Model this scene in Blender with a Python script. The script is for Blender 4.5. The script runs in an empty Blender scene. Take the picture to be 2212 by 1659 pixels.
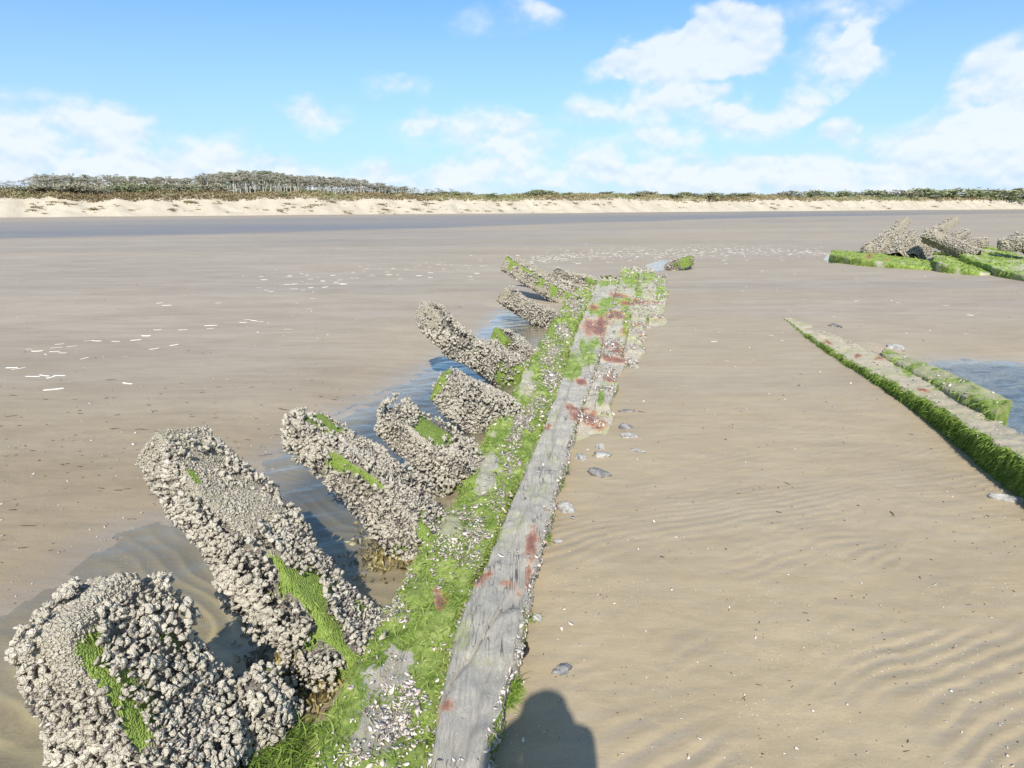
import bpy, math
import numpy as np
from mathutils import Matrix, Vector
rad = math.radians
rng = np.random.default_rng(7)
sc = bpy.context.scene
COL = sc.collection

# ------------------------------------------------------------------ camera
F, CX, CY = 1495., 1106., 829.5          # focal length and centre for a picture 2212 wide
PITCH, ROLL, HC = rad(14.25), rad(-0.25), 1.6
AX_F = np.array([0, math.cos(PITCH), -math.sin(PITCH)])
AX_U0 = np.array([0, math.sin(PITCH), math.cos(PITCH)])
AX_X0 = np.array([1., 0, 0])
cr, sr = math.cos(ROLL), math.sin(ROLL)
AX_R = cr*AX_X0 + sr*AX_U0
AX_U = -sr*AX_X0 + cr*AX_U0
CAMP = np.array([0, 0, HC])
cam = bpy.data.cameras.new('camera'); co = bpy.data.objects.new('camera', cam); COL.objects.link(co)
cam.sensor_fit = 'HORIZONTAL'; cam.sensor_width = 36; cam.lens = 36*F/2212
cam.clip_start = 0.03; cam.clip_end = 6000
co.matrix_world = Matrix(((AX_R[0], AX_U[0], -AX_F[0], 0), (AX_R[1], AX_U[1], -AX_F[1], 0), (AX_R[2], AX_U[2], -AX_F[2], HC), (0, 0, 0, 1)))
sc.camera = co
def ray(px, py): return (px-CX)/F*AX_R + (CY-py)/F*AX_U + AX_F
def at(px, py, z=0.):
    d = ray(px, py); return CAMP + d*((z-HC)/d[2])
def atY(px, py, Y): d = ray(px, py); return CAMP+d*(Y/d[1])
def ats(pts, z=0.): return np.array([atY(p[0], p[1], p[3]) if len(p) > 3 else at(p[0], p[1], p[2] if len(p) > 2 else z) for p in pts])
def proj(P):
    d = P-CAMP; w = np.maximum(d@AX_F, 1e-3)
    return CX+F*(d@AX_R)/w, CY-F*(d@AX_U)/w

# ------------------------------------------------------------------ light and sky
SUN_EL, SUN_AZ = 39.0, 2.6            # sun behind the camera, slightly to its left
sd = np.array([math.sin(rad(SUN_AZ))*math.cos(rad(SUN_EL)), math.cos(rad(SUN_AZ))*math.cos(rad(SUN_EL)), -math.sin(rad(SUN_EL))])
sun = bpy.data.lights.new('sun', 'SUN'); so = bpy.data.objects.new('sun', sun); COL.objects.link(so)
sun.energy = 3.75; sun.angle = rad(0.53); sun.color = (1, .965, .9)
so.rotation_euler = Vector(sd).to_track_quat('-Z', 'Y').to_euler(); so.location = (-3, -20, 20)
sc.view_settings.view_transform = 'Standard'; sc.view_settings.look = 'None'
sc.view_settings.gamma = 1; sc.view_settings.exposure = 0.80
sc.cycles.max_bounces = 6; sc.cycles.transparent_max_bounces = 12
sc.cycles.caustics_reflective = False; sc.cycles.caustics_refractive = False

class NT:
    """small helper for building node trees"""
    def __init__(s, nt): s.t = nt; nt.nodes.clear()
    def n(s, typ, ins=None, **kw):
        nd = s.t.nodes.new(typ)
        for k, v in kw.items(): setattr(nd, k, v)
        for k, v in (ins or {}).items():
            sk = nd.inputs[k]
            if hasattr(v, 'is_output'): s.t.links.new(v, sk)
            elif isinstance(v, (tuple, list)) and len(v) == 3 and sk.type == 'RGBA': sk.default_value = (*v, 1)
            else: sk.default_value = v
        return nd
    def m(s, op, a, b=0., c=0., clamp=False):
        nd = s.n('ShaderNodeMath', {0: a, 1: b, 2: c}, operation=op, use_clamp=clamp); return nd.outputs[0]
    def vm(s, op, a, b=(0, 0, 0)):
        nd = s.n('ShaderNodeVectorMath', {0: a, 1: b}, operation=op); return nd.outputs[0]
    def mix(s, f, a, b, bt='MIX'):
        nd = s.n('ShaderNodeMix', data_type='RGBA', blend_type=bt)
        for k, v in ((0, f), (6, a), (7, b)):
            if hasattr(v, 'is_output'): s.t.links.new(v, nd.inputs[k])
            elif isinstance(v, (tuple, list)): nd.inputs[k].default_value = (*v, 1)
            else: nd.inputs[k].default_value = v
        return nd.outputs[2]
    def sm(s, x, lo, hi):
        nd = s.n('ShaderNodeMapRange', {0: x, 1: lo, 2: hi, 3: 0., 4: 1.}, interpolation_type='SMOOTHSTEP'); return nd.outputs[0]
    def pos(s): return s.n('ShaderNodeNewGeometry').outputs['Position']
    def mapv(s, v, scale=(1, 1, 1), rot=(0, 0, 0), loc=(0, 0, 0)):
        return s.n('ShaderNodeMapping', {0: v, 1: loc, 2: rot, 3: scale}).outputs[0]
    def noise(s, v, scale, det=3, rough=.55, dist=0., col=False):
        nd = s.n('ShaderNodeTexNoise', {'Vector': v, 'Scale': scale, 'Detail': det, 'Roughness': rough, 'Distortion': dist})
        return nd.outputs[1 if col else 0]
    def vor(s, v, scale, feat='F1'):
        return s.n('ShaderNodeTexVoronoi', {'Vector': v, 'Scale': scale}, feature=feat).outputs[0]
    def attr(s, name): return s.n('ShaderNodeAttribute', attribute_name=name)
    def bump(s, h, st, dist=.01): return s.n('ShaderNodeBump', {'Strength': st, 'Distance': dist, 'Height': h}).outputs[0]
    def out(s, sh): s.n('ShaderNodeOutputMaterial', {0: sh})

w = bpy.data.worlds.new('World'); sc.world = w; w.use_nodes = True
def build_world():
    g = NT(w.node_tree)
    sky = g.n('ShaderNodeTexSky', sky_type='NISHITA')
    sky.sun_disc = False; sky.sun_elevation = rad(SUN_EL); sky.sun_rotation = rad(180+SUN_AZ)
    sky.air_density = 1.0; sky.dust_density = .3; sky.ozone_density = 2.0
    dirv = g.n('ShaderNodeTexCoord').outputs['Generated']
    dirv = g.n('ShaderNodeVectorMath', {0: dirv}, operation='NORMALIZE').outputs[0]
    sp = g.n('ShaderNodeSeparateXYZ', {0: dirv})
    az = g.m('ARCTAN2', sp.outputs[0], sp.outputs[1]); el = g.m('ARCSINE', sp.outputs[2])
    v = g.n('ShaderNodeCombineXYZ', {0: az, 1: el, 2: 0.}).outputs[0]
    # edge turbulence of the cloud field, in direction space
    wv = g.noise(g.mapv(v, (1, 1.3, 1)), 13, 4, .55, 0, True)
    wv = g.vm('MULTIPLY', g.vm('SUBTRACT', wv, (.5, .5, .5)), (.085, .06, 0))
    v2 = g.vm('ADD', v, wv)
    clouds = [  # centre and radii as seen in a 2212-wide frame, density
        (1565, 85, 105, 56, 1.35), (1460, 112, 105, 52, 1.3), (1375, 145, 90, 30, 1.), (1510, 138, 150, 30, 1.2),
        (1385, 212, 140, 30, .75), (1500, 205, 55, 32, .7), (1330, 245, 140, 24, .3), (1810, 125, 75, 55, .8), (1845, 85, 42, 48, .7),
        (1850, 140, 60, 40, .6), (1780, 180, 100, 26, .16), (2205, 170, 100, 75, 1.2), (2170, 225, 110, 45, 1.0), (2110, 250, 100, 25, .6),
        (1830, 5, 120, 34, .55), (1090, 45, 120, 34, .42), (1150, 20, 60, 30, .3), (835, 172, 55, 28, .55), (910, 180, 40, 26, .35),
        (655, 235, 40, 36, .5), (680, 260, 75, 30, .4), (745, 245, 38, 32, .45), (905, 258, 36, 30, .6), (1000, 285, 130, 48, .6), (1120, 295, 70, 48, .55),
        (1715, 228, 62, 30, .75), (1610, 240, 48, 28, .7), (1540, 275, 150, 34, .6), (1605, 190, 20, 16, .5), (1820, 280, 34, 30, .6),
        (60, 300, 160, 70, .55), (265, 268, 55, 34, .7), (240, 315, 200, 60, .42), (470, 320, 70, 48, .6), (310, 366, 110, 24, .9), (600, 362, 46, 26, .8),
        (30, 225, 170, 40, .3), (1990, 325, 220, 52, .55), (2130, 300, 130, 46, .6), (1545, 375, 130, 30, .6), (1000, 370, 60, 26, .7), (1110, 350, 120, 40, .5),
        (1350, 330, 150, 40, .45), (1750, 370, 140, 30, .6), (1300, 375, 90, 24, .5), (840, 385, 60, 22, .5), (1240, 405, 1500, 46, .42), (1440, 300, 400, 70, .16), (400, 380, 500, 46, .4),
        (1900, 395, 500, 40, .35)]
    tot = None
    for (px, py, rx, ry, s) in clouds:
        d = ray(px, py); d = d/np.linalg.norm(d)
        a, e = math.atan2(d[0], d[1]), math.asin(d[2])
        k = math.sqrt(((px-CX)/F)**2+1); rx_, ry_ = rx/F/k*1.25, ry/F*1.25
        q = g.vm('MULTIPLY', g.vm('SUBTRACT', v2, (a, e, 0)), (1/rx_, 1/ry_, 0))
        dd = g.n('ShaderNodeVectorMath', {0: q, 1: q}, operation='DOT_PRODUCT').outputs['Value']
        f = g.m('MULTIPLY', g.m('MAXIMUM', g.m('SUBTRACT', 1., dd), 0.), s)
        tot = f if tot is None else g.m('ADD', tot, f)
    n1 = g.noise(g.mapv(v, (1, 1.35, 1)), 17, 6, .5, .1)
    n2 = g.noise(g.mapv(v, (1, 1.35, 1), (0, 0, 0), (.0, .011, 0)), 17, 6, .5, .1)
    # unseen scattered cloud outside the view, its coverage set for neutral fill light
    fill_cloud = g.m('MULTIPLY', g.m('MULTIPLY', g.sm(g.noise(dirv, 2.2, 5, .6), .44, .64), .62), g.m('MAXIMUM', g.sm(g.m('ABSOLUTE', az), .75, .95), g.sm(el, .55, .75)))
    tot = g.m('ADD', tot, fill_cloud)
    dens = g.m('MULTIPLY', tot, g.m('ADD', g.m('MULTIPLY', n1, 3.0), -.66))
    a_ = g.sm(dens, .05, .8)
    # relief: cloud tops lighter than bases (self shading of the cloud masses)
    rel = g.m('MULTIPLY', g.m('SUBTRACT', n1, n2), 5.0)
    ccol = g.mix(g.m('ADD', g.m('ADD', .55, rel), g.m('MULTIPLY', dens, .25), clamp=True), (5.25, 6.15, 7.45), (6.8, 7.15, 7.6))
    tint = g.mix(1., sky.outputs[0], (.68, 1.02, 1.22), 'MULTIPLY')
    hz = g.sm(el, .34, -.04)
    tint = g.mix(g.m('MULTIPLY', hz, .75), tint, (4.05, 5.2, 7.4))
    colr = g.mix(g.m('MULTIPLY', a_, .84), tint, ccol)
    bg = g.n('ShaderNodeBackground', {0: colr, 1: .0785})
    g.n('ShaderNodeOutputWorld', {0: bg.outputs[0]})
build_world()

# ------------------------------------------------------------------ numpy noise
def _h(i, j, k, seed):
    n = (i*73856093) ^ (j*19349663) ^ (k*83492791) ^ (seed*2654435761)
    n = (n ^ (n >> 13)) * 1274126177 & 0xFFFFFFFF
    n = (n ^ (n >> 16)) * 2246822519 & 0xFFFFFFFF
    return ((n ^ (n >> 15)) & 0xFFFFFF)/float(0xFFFFFF)*2-1
def vnoise(p, seed=0):
    p = np.asarray(p, float); ip = np.floor(p).astype(np.int64); f = p-ip; u = f*f*f*(f*(f*6-15)+10)
    r = 0
    for a in (0, 1):
        for b in (0, 1):
            for c in (0, 1):
                wgt = (u[:, 0] if a else 1-u[:, 0])*(u[:, 1] if b else 1-u[:, 1])*(u[:, 2] if c else 1-u[:, 2])
                r = r+wgt*_h(ip[:, 0]+a, ip[:, 1]+b, ip[:, 2]+c, seed)
    return r
def fbm(p, seed=0, o=4, g=.5):
    r = 0; a = 1.; p = np.asarray(p, float)
    for i in range(o): r = r+a*vnoise(p, seed+i*17); p = p*2.03+11.3; a *= g
    return r
def xy3(x, y, s=1.): return np.stack([x*s, y*s, np.zeros_like(x)], 1)
def sstep(x, a, b):
    t = np.clip((x-a)/(b-a), 0, 1); return t*t*(3-2*t)
def lerp_rows(P, t):
    P = np.asarray(P, float); k = np.linspace(0, 1, len(P))
    return np.stack([np.interp(t, k, P[:, c]) for c in range(P.shape[1])], 1)
def smooth_rows(P, t):
    """Catmull-Rom resampling of a polyline, by chord length"""
    P = np.asarray(P, float); L = np.r_[0, np.cumsum(np.linalg.norm(np.diff(P, axis=0), axis=1))]; L /= L[-1]
    M = np.gradient(P, L, axis=0) if len(P) > 2 else np.repeat((P[1:]-P[:1]), 2, 0)
    i = np.clip(np.searchsorted(L, t, side='right')-1, 0, len(P)-2); h = (L[i+1]-L[i])[:, None]; u = ((t-L[i])/(L[i+1]-L[i]))[:, None]
    return ((2*u**3-3*u**2+1)*P[i]+(u**3-2*u**2+u)*h*M[i]+(-2*u**3+3*u**2)*P[i+1]+(u**3-u**2)*h*M[i+1])
def unit(a): return a/np.maximum(np.linalg.norm(a, axis=-1, keepdims=True), 1e-9)

# ------------------------------------------------------------------ mesh helpers
def mesh(name, V, faces, mat, parent=None, attrs=None, smooth=True, kind=None, loc=None):
    """faces: list of int arrays (k x n)"""
    V = np.asarray(V, float)
    if loc is not None: V = V-np.asarray(loc)
    if parent is not None: V = V-np.array(parent.location)
    me = bpy.data.meshes.new(name)
    faces = [np.asarray(f, np.int32) for f in faces if len(f)]
    nl = sum(f.size for f in faces); nf = sum(len(f) for f in faces)
    me.vertices.add(len(V)); me.vertices.foreach_set('co', V.astype(np.float32).ravel())
    me.loops.add(nl); me.loops.foreach_set('vertex_index', np.concatenate([f.ravel() for f in faces]))
    me.polygons.add(nf)
    tot = np.concatenate([np.full(len(f), f.shape[1], np.int32) for f in faces])
    me.polygons.foreach_set('loop_start', np.r_[0, np.cumsum(tot)[:-1]].astype(np.int32))
    if smooth: me.polygons.foreach_set('use_smooth', np.ones(nf, bool))
    for k, a in (attrs or {}).items():
        a = np.asarray(a, float)
        if a.ndim == 1: a = np.stack([a]*3, 1)
        a = np.c_[a, np.ones(len(a))]
        at_ = me.attributes.new(k, 'FLOAT_COLOR', 'POINT'); at_.data.foreach_set('color', a.astype(np.float32).ravel())
    me.update(); me.validate()
    me.materials.append(mat)
    o = bpy.data.objects.new(name, me); COL.objects.link(o)
    if parent is not None: o.parent = parent
    if loc is not None: o.location = loc
    if kind: o['kind'] = kind
    return o
def tag(o, label=None, cat=None, group=None, kind=None):
    for k, v in (('label', label), ('category', cat), ('group', group), ('kind', kind)):
        if v: o[k] = v
    return o
def thing(name, loc, label, cat, group=None):
    o = bpy.data.objects.new(name, None); COL.objects.link(o); o.location = loc; o.empty_display_size = .2
    return tag(o, label, cat, group)
def grid_faces(n, m, closed=False):
    i = np.arange(n-1)[:, None]; j = np.arange(m if closed else m-1)[None, :]
    j2 = (j+1) % m
    return np.stack([i*m+j, i*m+j2, (i+1)*m+j2, (i+1)*m+j], -1).reshape(-1, 4)
_ico = {}
def ico(sub):
    if sub not in _ico:
        import bmesh
        bm = bmesh.new(); bmesh.ops.create_icosphere(bm, subdivisions=sub, radius=1)
        _ico[sub] = (np.array([v.co[:] for v in bm.verts]), np.array([[v.index for v in f.verts] for f in bm.faces])); bm.free()
    return _ico[sub]
def frames(N, spin=None, jitter=0.):
    """rotation matrices whose z axis is N"""
    N = unit(N+jitter*rng.normal(size=N.shape)) if jitter else unit(N)
    r = unit(rng.normal(size=N.shape)) if spin is None else spin
    X = unit(np.cross(r, N)); Y = np.cross(N, X)
    return np.stack([X, Y, N], -1)
def scatter(temps, P, R, S, tint=None):
    """temps: list of (V, F); one merged mesh: returns V, faces, tint attribute. S: n or n x 3"""
    n = len(P); S = np.asarray(S, float); S = S[:, None]*np.ones(3) if S.ndim == 1 else S
    k = rng.integers(0, len(temps), n); tint = rng.random(n) if tint is None else tint
    VV, FF, TT = [], [], []; off = 0
    for a, (V, Fc) in enumerate(temps):
        s = np.where(k == a)[0]
        if not len(s): continue
        W = np.einsum('nij,nvj->nvi', R[s], V[None]*S[s][:, None, :])+P[s][:, None, :]
        VV.append(W.reshape(-1, 3)); FF.append((Fc[None]+(off+np.arange(len(s))*len(V))[:, None, None]).reshape(-1, Fc.shape[1]))
        t = tint[s]; t = np.repeat(t, len(V), 0); TT.append(t); off += len(s)*len(V)
    return np.concatenate(VV), [np.concatenate(FF)], np.concatenate(TT)
def surf_samples(V, Fq, n, weight=None):
    """random points and normals on a quad mesh"""
    a, b, c, d = (V[Fq[:, i]] for i in range(4))
    nr = np.cross(c-a, d-b); ar = np.linalg.norm(nr, axis=1)*.5
    wgt = ar*(1 if weight is None else weight[Fq].mean(1)); wgt = np.maximum(wgt, 0)
    if wgt.sum() <= 0 or n < 1: return np.zeros((0, 3)), np.zeros((0, 3)), np.zeros(0, int), ar
    f = rng.choice(len(Fq), int(n), p=wgt/wgt.sum()); u = rng.random((int(n), 1)); v = rng.random((int(n), 1))
    P = (a[f]*(1-u)+b[f]*u)*(1-v)+(d[f]*(1-u)+c[f]*u)*v
    return P, unit(nr[f]), f, ar
def blades(P, D, L, W, droop=.4, curl=.5):
    """flat tapering strands: root P, direction D, three segments bending down"""
    n = len(P); L = np.asarray(L)*np.ones(n); W = np.asarray(W)*np.ones(n)
    side = unit(np.cross(D, rng.normal(size=(n, 3)))); D = unit(D); pts = []; c = P.copy(); d = D.copy(); bend = unit(rng.normal(size=(n, 3)))*curl
    for k, wk in enumerate((1., .85, .5, 0.08)):
        pts += [c+side*(W*wk*.5)[:, None], c-side*(W*wk*.5)[:, None]]
        d = unit(d+np.array([0, 0, -droop])+bend*.5); c = c+d*(L/3)[:, None]
    V = np.stack(pts, 1).reshape(-1, 3); b = (np.arange(n)*8)[:, None, None]
    q = np.array([[0, 1, 3, 2], [2, 3, 5, 4], [4, 5, 7, 6]])
    t = np.repeat(rng.random(n), 8)
    return V, [(q[None]+b).reshape(-1, 4)], t

# ------------------------------------------------------------------ materials
MAT = {}
def mat(name):
    m = bpy.data.materials.new(name); m.use_nodes = True; MAT[name] = m; return m, NT(m.node_tree)
def prin(g, col, rough=.8, norm=None, spec=.3, **kw):
    ins = {'Base Color': col, 'Roughness': rough, 'Specular IOR Level': spec}
    if norm is not None: ins['Normal'] = norm
    ins.update(kw); return g.n('ShaderNodeBsdfPrincipled', ins).outputs[0]

def m_sand():
    m, g = mat('sand'); p = g.pos(); z = g.n('ShaderNodeSeparateColor', {0: g.attr('zone').outputs[0]}); wet, band, pool = z.outputs[0], z.outputs[1], z.outputs[2]
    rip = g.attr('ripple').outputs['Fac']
    n1 = g.noise(p, 1.3, 5, .6); n2 = g.noise(g.mapv(p, (1, 3.2, 1), (0, 0, rad(-20))), 5.5, 5, .65, .6); n3 = g.noise(p, 700, 2, .6); n4 = g.noise(p, 60, 3, .6)
    c = g.mix(g.sm(n1, .3, .7), (.355, .278, .172), (.395, .312, .193))
    c = g.mix(g.m('MULTIPLY', g.sm(n2, .45, .7), .55), c, (.335, .275, .195))
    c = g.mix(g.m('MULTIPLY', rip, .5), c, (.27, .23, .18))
    nf = g.noise(g.mapv(p, (.22, 1, 1)), .16, 4, .6, .4)
    nl = g.noise(g.mapv(p, (.55, 1.9, 1)), .9, 5, .62, .3)
    c = g.mix(wet, c, g.mix(g.sm(nl, .32, .68), (.332, .268, .196), (.380, .318, .242)))
    c = g.mix(.55, c, g.mix(g.sm(g.noise(g.mapv(p, (.6, 2.6, 1)), 3.4, 5, .65, .5), .3, .7), (.86, .85, .83), (1.12, 1.12, 1.12)), 'MULTIPLY')
    c = g.mix(g.m('MULTIPLY', wet, .8), c, g.mix(g.sm(nf, .32, .66), (.86, .86, .87), (1.08, 1.07, 1.04)), 'MULTIPLY')
    c = g.mix(g.attr('damp').outputs['Fac'], c, g.mix(1., c, (.74, .70, .63), 'MULTIPLY'))
    c = g.mix(band, c, (.205, .187, .172))
    c = g.mix(g.m('MULTIPLY', pool, .85), c, g.mix(rip, (.52, .42, .235), g.mix(g.sm(n4, .35, .65), (.26, .205, .115), (.33, .27, .165))))  # golden ripple crests on the pool bed are painted-in caustic light lines
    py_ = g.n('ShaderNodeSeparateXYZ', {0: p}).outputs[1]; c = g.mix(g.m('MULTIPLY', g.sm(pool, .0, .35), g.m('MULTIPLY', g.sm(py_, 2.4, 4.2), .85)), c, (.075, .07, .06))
    c = g.mix(.28, c, g.mix(n3, (.55, .55, .55), (1.4, 1.4, 1.4)), 'MULTIPLY')
    c = g.mix(.4, c, g.mix(g.sm(g.noise(p, 150, 3, .7), .3, .7), (.84, .84, .84), (1.13, 1.13, 1.13)), 'MULTIPLY')
    # dark grains and light shell grit
    sp = g.vor(p, 46); c = g.mix(g.m('MULTIPLY', g.sm(sp, .13, .05), g.sm(g.noise(p, 2.1, 2), .5, .62)), c, (.75, .7, .62))
    sp2 = g.vor(g.mapv(p, (1, 2.4, 1), (0, 0, 0), (3, 5, 0)), 30); c = g.mix(g.m('MULTIPLY', g.sm(sp2, .13, .05), g.sm(g.noise(p, 1.4, 2), .52, .66)), c, (.09, .07, .05))
    h = g.m('ADD', g.m('MULTIPLY', n3, .25), g.m('ADD', g.m('MULTIPLY', n4, .5), g.m('MULTIPLY', n2, .9)))
    ro = g.m('SUBTRACT', .72, g.m('MULTIPLY', g.m('MULTIPLY', g.m('MAXIMUM', g.m('MULTIPLY', band, .3), g.m('MULTIPLY', rip, .5)), 1.), .35))
    ro = g.m('SUBTRACT', ro, g.m('MULTIPLY', wet, .1)); shn = g.attr('sheen').outputs['Fac']; ro = g.m('MULTIPLY', ro, g.m('SUBTRACT', 1., g.m('MULTIPLY', g.m('MULTIPLY', shn, g.sm(n2, .3, .6)), .72)))
    g.out(prin(g, c, ro, g.bump(h, .28, .012), .35)); return m
def m_dune():
    m, g = mat('dune sand'); p = g.pos(); v = g.attr('veg').outputs['Fac']
    n1 = g.noise(p, .25, 5, .6); n2 = g.noise(p, 1.2, 4, .6)
    c = g.mix(g.sm(n1, .3, .7), (.415, .36, .275), (.46, .405, .315))
    vg = g.mix(g.sm(n2, .35, .65), (.16, .17, .08), (.30, .255, .15))
    c = g.mix(g.sm(g.m('ADD', v, g.m('MULTIPLY', g.m('SUBTRACT', n2, .5), .8)), .4, .6), c, vg)
    g.out(prin(g, c, .95, g.bump(n2, .5, .3), .1)); return m
def m_wood(name='weathered wood', pa=(.44, .38, .28), pb=(.62, .55, .43)):
    m, g = mat(name); p = g.pos(); a = g.n('ShaderNodeSeparateColor', {0: g.attr('mark').outputs[0]}); rust, weed, lime = a.outputs
    pale = g.attr('pale').outputs['Fac']
    q = g.mapv(p, (1, .055, 1), (0, 0, rad(10.0)))
    gr = g.noise(q, 85, 8, .74, .3); g2 = g.noise(q, 260, 4, .65); blot = g.noise(p, 7, 4, .6); fine = g.noise(p, 42, 4, .65)
    c = g.mix(g.sm(gr, .24, .66), (.42, .38, .31), (.55, .505, .415))
    c = g.mix(g.sm(blot, .45, .68), c, g.mix(gr, (.35, .325, .29), (.52, .48, .41)))
    c = g.mix(g.m('MULTIPLY', g.sm(g2, .60, .76), .5), c, (.075, .068, .066))
    ck = g.noise(g.mapv(p, (1, .03, 1), (0, 0, rad(10.0))), 26, 3, .5, .3); c = g.mix(g.m('MULTIPLY', g.m('MULTIPLY', g.sm(g.m('ABSOLUTE', g.m('SUBTRACT', ck, .5)), .02, .004), g.sm(g.noise(p, 4.5, 2), .5, .6)), .75), c, (.05, .045, .045))
    c = g.mix(pale, c, g.mix(g.sm(fine, .3, .7), pa, pb))
    lm = g.sm(g.m('ADD', lime, g.m('MULTIPLY', g.m('SUBTRACT', fine, .5), 1.4)), .42, .75)
    c = g.mix(g.m('MULTIPLY', lm, .55), c, (.40, .42, .17))
    wm = g.sm(g.m('ADD', weed, g.m('MULTIPLY', g.m('SUBTRACT', fine, .5), 1.1)), .4, .6)
    c = g.mix(wm, c, g.mix(g.sm(g.noise(p, 8, 5, .65), .36, .64), g.mix(g.sm(g.noise(p, 55, 4), .3, .7), (.09, .16, .02), (.25, .34, .06)), g.mix(g.sm(g.noise(p, 40, 4), .3, .7), (.27, .37, .07), (.45, .50, .17))))
    rm = g.m('ADD', g.m('MULTIPLY', rust, .95), g.m('MULTIPLY', g.m('SUBTRACT', g.m('ADD', g.m('MULTIPLY', fine, .5), g.m('MULTIPLY', gr, .5)), .5), 2.4))
    rm = g.m('MULTIPLY', rm, g.sm(rust, .02, .3))
    c = g.mix(g.m('MULTIPLY', g.sm(rm, .22, .7), .62), c, (.60, .27, .12))
    c = g.mix(g.m('MULTIPLY', g.sm(rm, .45, .95), .8), c, g.mix(g.sm(fine, .38, .64), (.13, .09, .115), (.33, .11, .075)))
    c = g.mix(.6, c, g.mix(g.sm(g.noise(p, 260, 3, .7), .3, .7), (.74, .73, .72), (1.2, 1.2, 1.2)), 'MULTIPLY'); c = g.mix(g.m('MULTIPLY', g.sm(g.noise(p, 21, 5, .7), .62, .7), .5), c, (.20, .18, .18))
    h = g.m('ADD', g.m('MULTIPLY', gr, 1.), g.m('MULTIPLY', g2, .5))
    g.out(prin(g, c, .8, g.bump(h, 1., .014), .25)); return m
def m_rib():
    m, g = mat('crusted timber'); p = g.pos(); a = g.n('ShaderNodeSeparateColor', {0: g.attr('mark').outputs[0]}); bare, weed, x = a.outputs
    vo = g.vor(p, 170); fine = g.noise(p, 40, 4, .65)
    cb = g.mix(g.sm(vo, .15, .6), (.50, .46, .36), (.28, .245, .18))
    cb = g.mix(g.sm(g.noise(p, 14, 3), .45, .7), cb, (.40, .35, .23))
    cd = g.mix(g.sm(fine, .35, .65), (.15, .13, .105), (.34, .30, .24))
    c = g.mix(g.sm(g.m('ADD', bare, g.m('MULTIPLY', g.m('SUBTRACT', fine, .5), .6)), .35, .6), cd, cb)
    c = g.mix(g.sm(g.m('ADD', weed, g.m('MULTIPLY', g.m('SUBTRACT', fine, .5), .9)), .38, .6), c, g.mix(fine, (.10, .16, .025), (.30, .38, .09)))
    g.out(prin(g, c, .85, g.bump(g.m('SUBTRACT', g.m('MULTIPLY', fine, .6), vo), .8, .008), .2)); return m
def m_barn():
    m, g = mat('barnacle crust'); p = g.pos(); t = g.attr('tint'); f = t.outputs['Fac']
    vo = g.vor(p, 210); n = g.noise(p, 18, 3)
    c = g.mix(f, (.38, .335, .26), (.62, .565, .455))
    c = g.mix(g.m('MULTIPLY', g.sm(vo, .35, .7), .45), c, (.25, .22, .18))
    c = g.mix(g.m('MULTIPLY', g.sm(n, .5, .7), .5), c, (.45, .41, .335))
    g.out(prin(g, c, .85, g.bump(g.m('SUBTRACT', 1., vo), .9, .005), .2)); return m
def m_tinted(name, stops, rough=.5, spec=.4, bumpsc=None):
    m, g = mat(name); f = g.attr('tint').outputs['Fac']
    r = g.n('ShaderNodeValToRGB', {0: f}); el = r.color_ramp.elements; r.color_ramp.interpolation = 'LINEAR'
    while len(el) < len(stops): el.new(.5)
    for e, (ps, cl) in zip(el, stops): e.position = ps; e.color = (*cl, 1)
    c = r.outputs[0]; nm = None; p = g.pos()
    c = g.mix(.5, c, g.mix(g.noise(p, bumpsc or 60, 3), (.6, .6, .6), (1.4, 1.4, 1.4)), 'MULTIPLY')
    if bumpsc: nm = g.bump(g.noise(p, bumpsc, 3), .5, .01)
    g.out(prin(g, c, rough, nm, spec)); return m
def m_weed(name='green seaweed', a=(.09, .18, .015), b=(.46, .54, .14), tr=.4):
    m, g = mat(name); f = g.attr('tint').outputs['Fac']; p = g.pos()
    c = g.mix(f, a, b); c = g.mix(g.m('MULTIPLY', g.sm(g.noise(p, 9, 3), .45, .65), .5), c, tuple(.5*(x+y) for x, y in zip(b, (b[0]*1.05, b[1]*.97, b[2]*1.15))))
    d = prin(g, c, .6, None, .3); t = g.n('ShaderNodeBsdfTranslucent', {0: c}).outputs[0]
    g.out(g.n('ShaderNodeMixShader', {0: tr, 1: d, 2: t}).outputs[0]); return m
def m_water(name, wave, st, dirt=(.86, .88, .82), dm=.08):
    m, g = mat(name); p = g.pos()
    q = g.mapv(p, wave[0], (0, 0, rad(wave[1])))
    h = g.m('ADD', g.noise(q, wave[2], 3, .55, .8), g.m('MULTIPLY', g.noise(q, wave[2]*3.1, 2, .5, .4), .3))
    nb = g.bump(h, st, .02)
    cosi = g.m('ABSOLUTE', g.n('ShaderNodeVectorMath', {0: nb, 1: g.n('ShaderNodeNewGeometry').outputs['Incoming']}, operation='DOT_PRODUCT').outputs['Value'])
    fr = g.m('ADD', .021, g.m('MULTIPLY', .979, g.m('POWER', g.m('SUBTRACT', 1., cosi, clamp=True), 5.)))
    gl = g.n('ShaderNodeBsdfGlossy', {'Color': (1, 1, 1), 'Roughness': .03, 'Normal': nb}).outputs[0]
    tr = g.n('ShaderNodeBsdfTransparent', {0: dirt}).outputs[0]
    df = g.n('ShaderNodeBsdfDiffuse', {0: (.30, .27, .20)}).outputs[0]
    body = g.n('ShaderNodeMixShader', {0: dm, 1: tr, 2: df}).outputs[0]
    g.out(g.n('ShaderNodeMixShader', {0: fr, 1: body, 2: gl}).outputs[0]); return m
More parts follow.
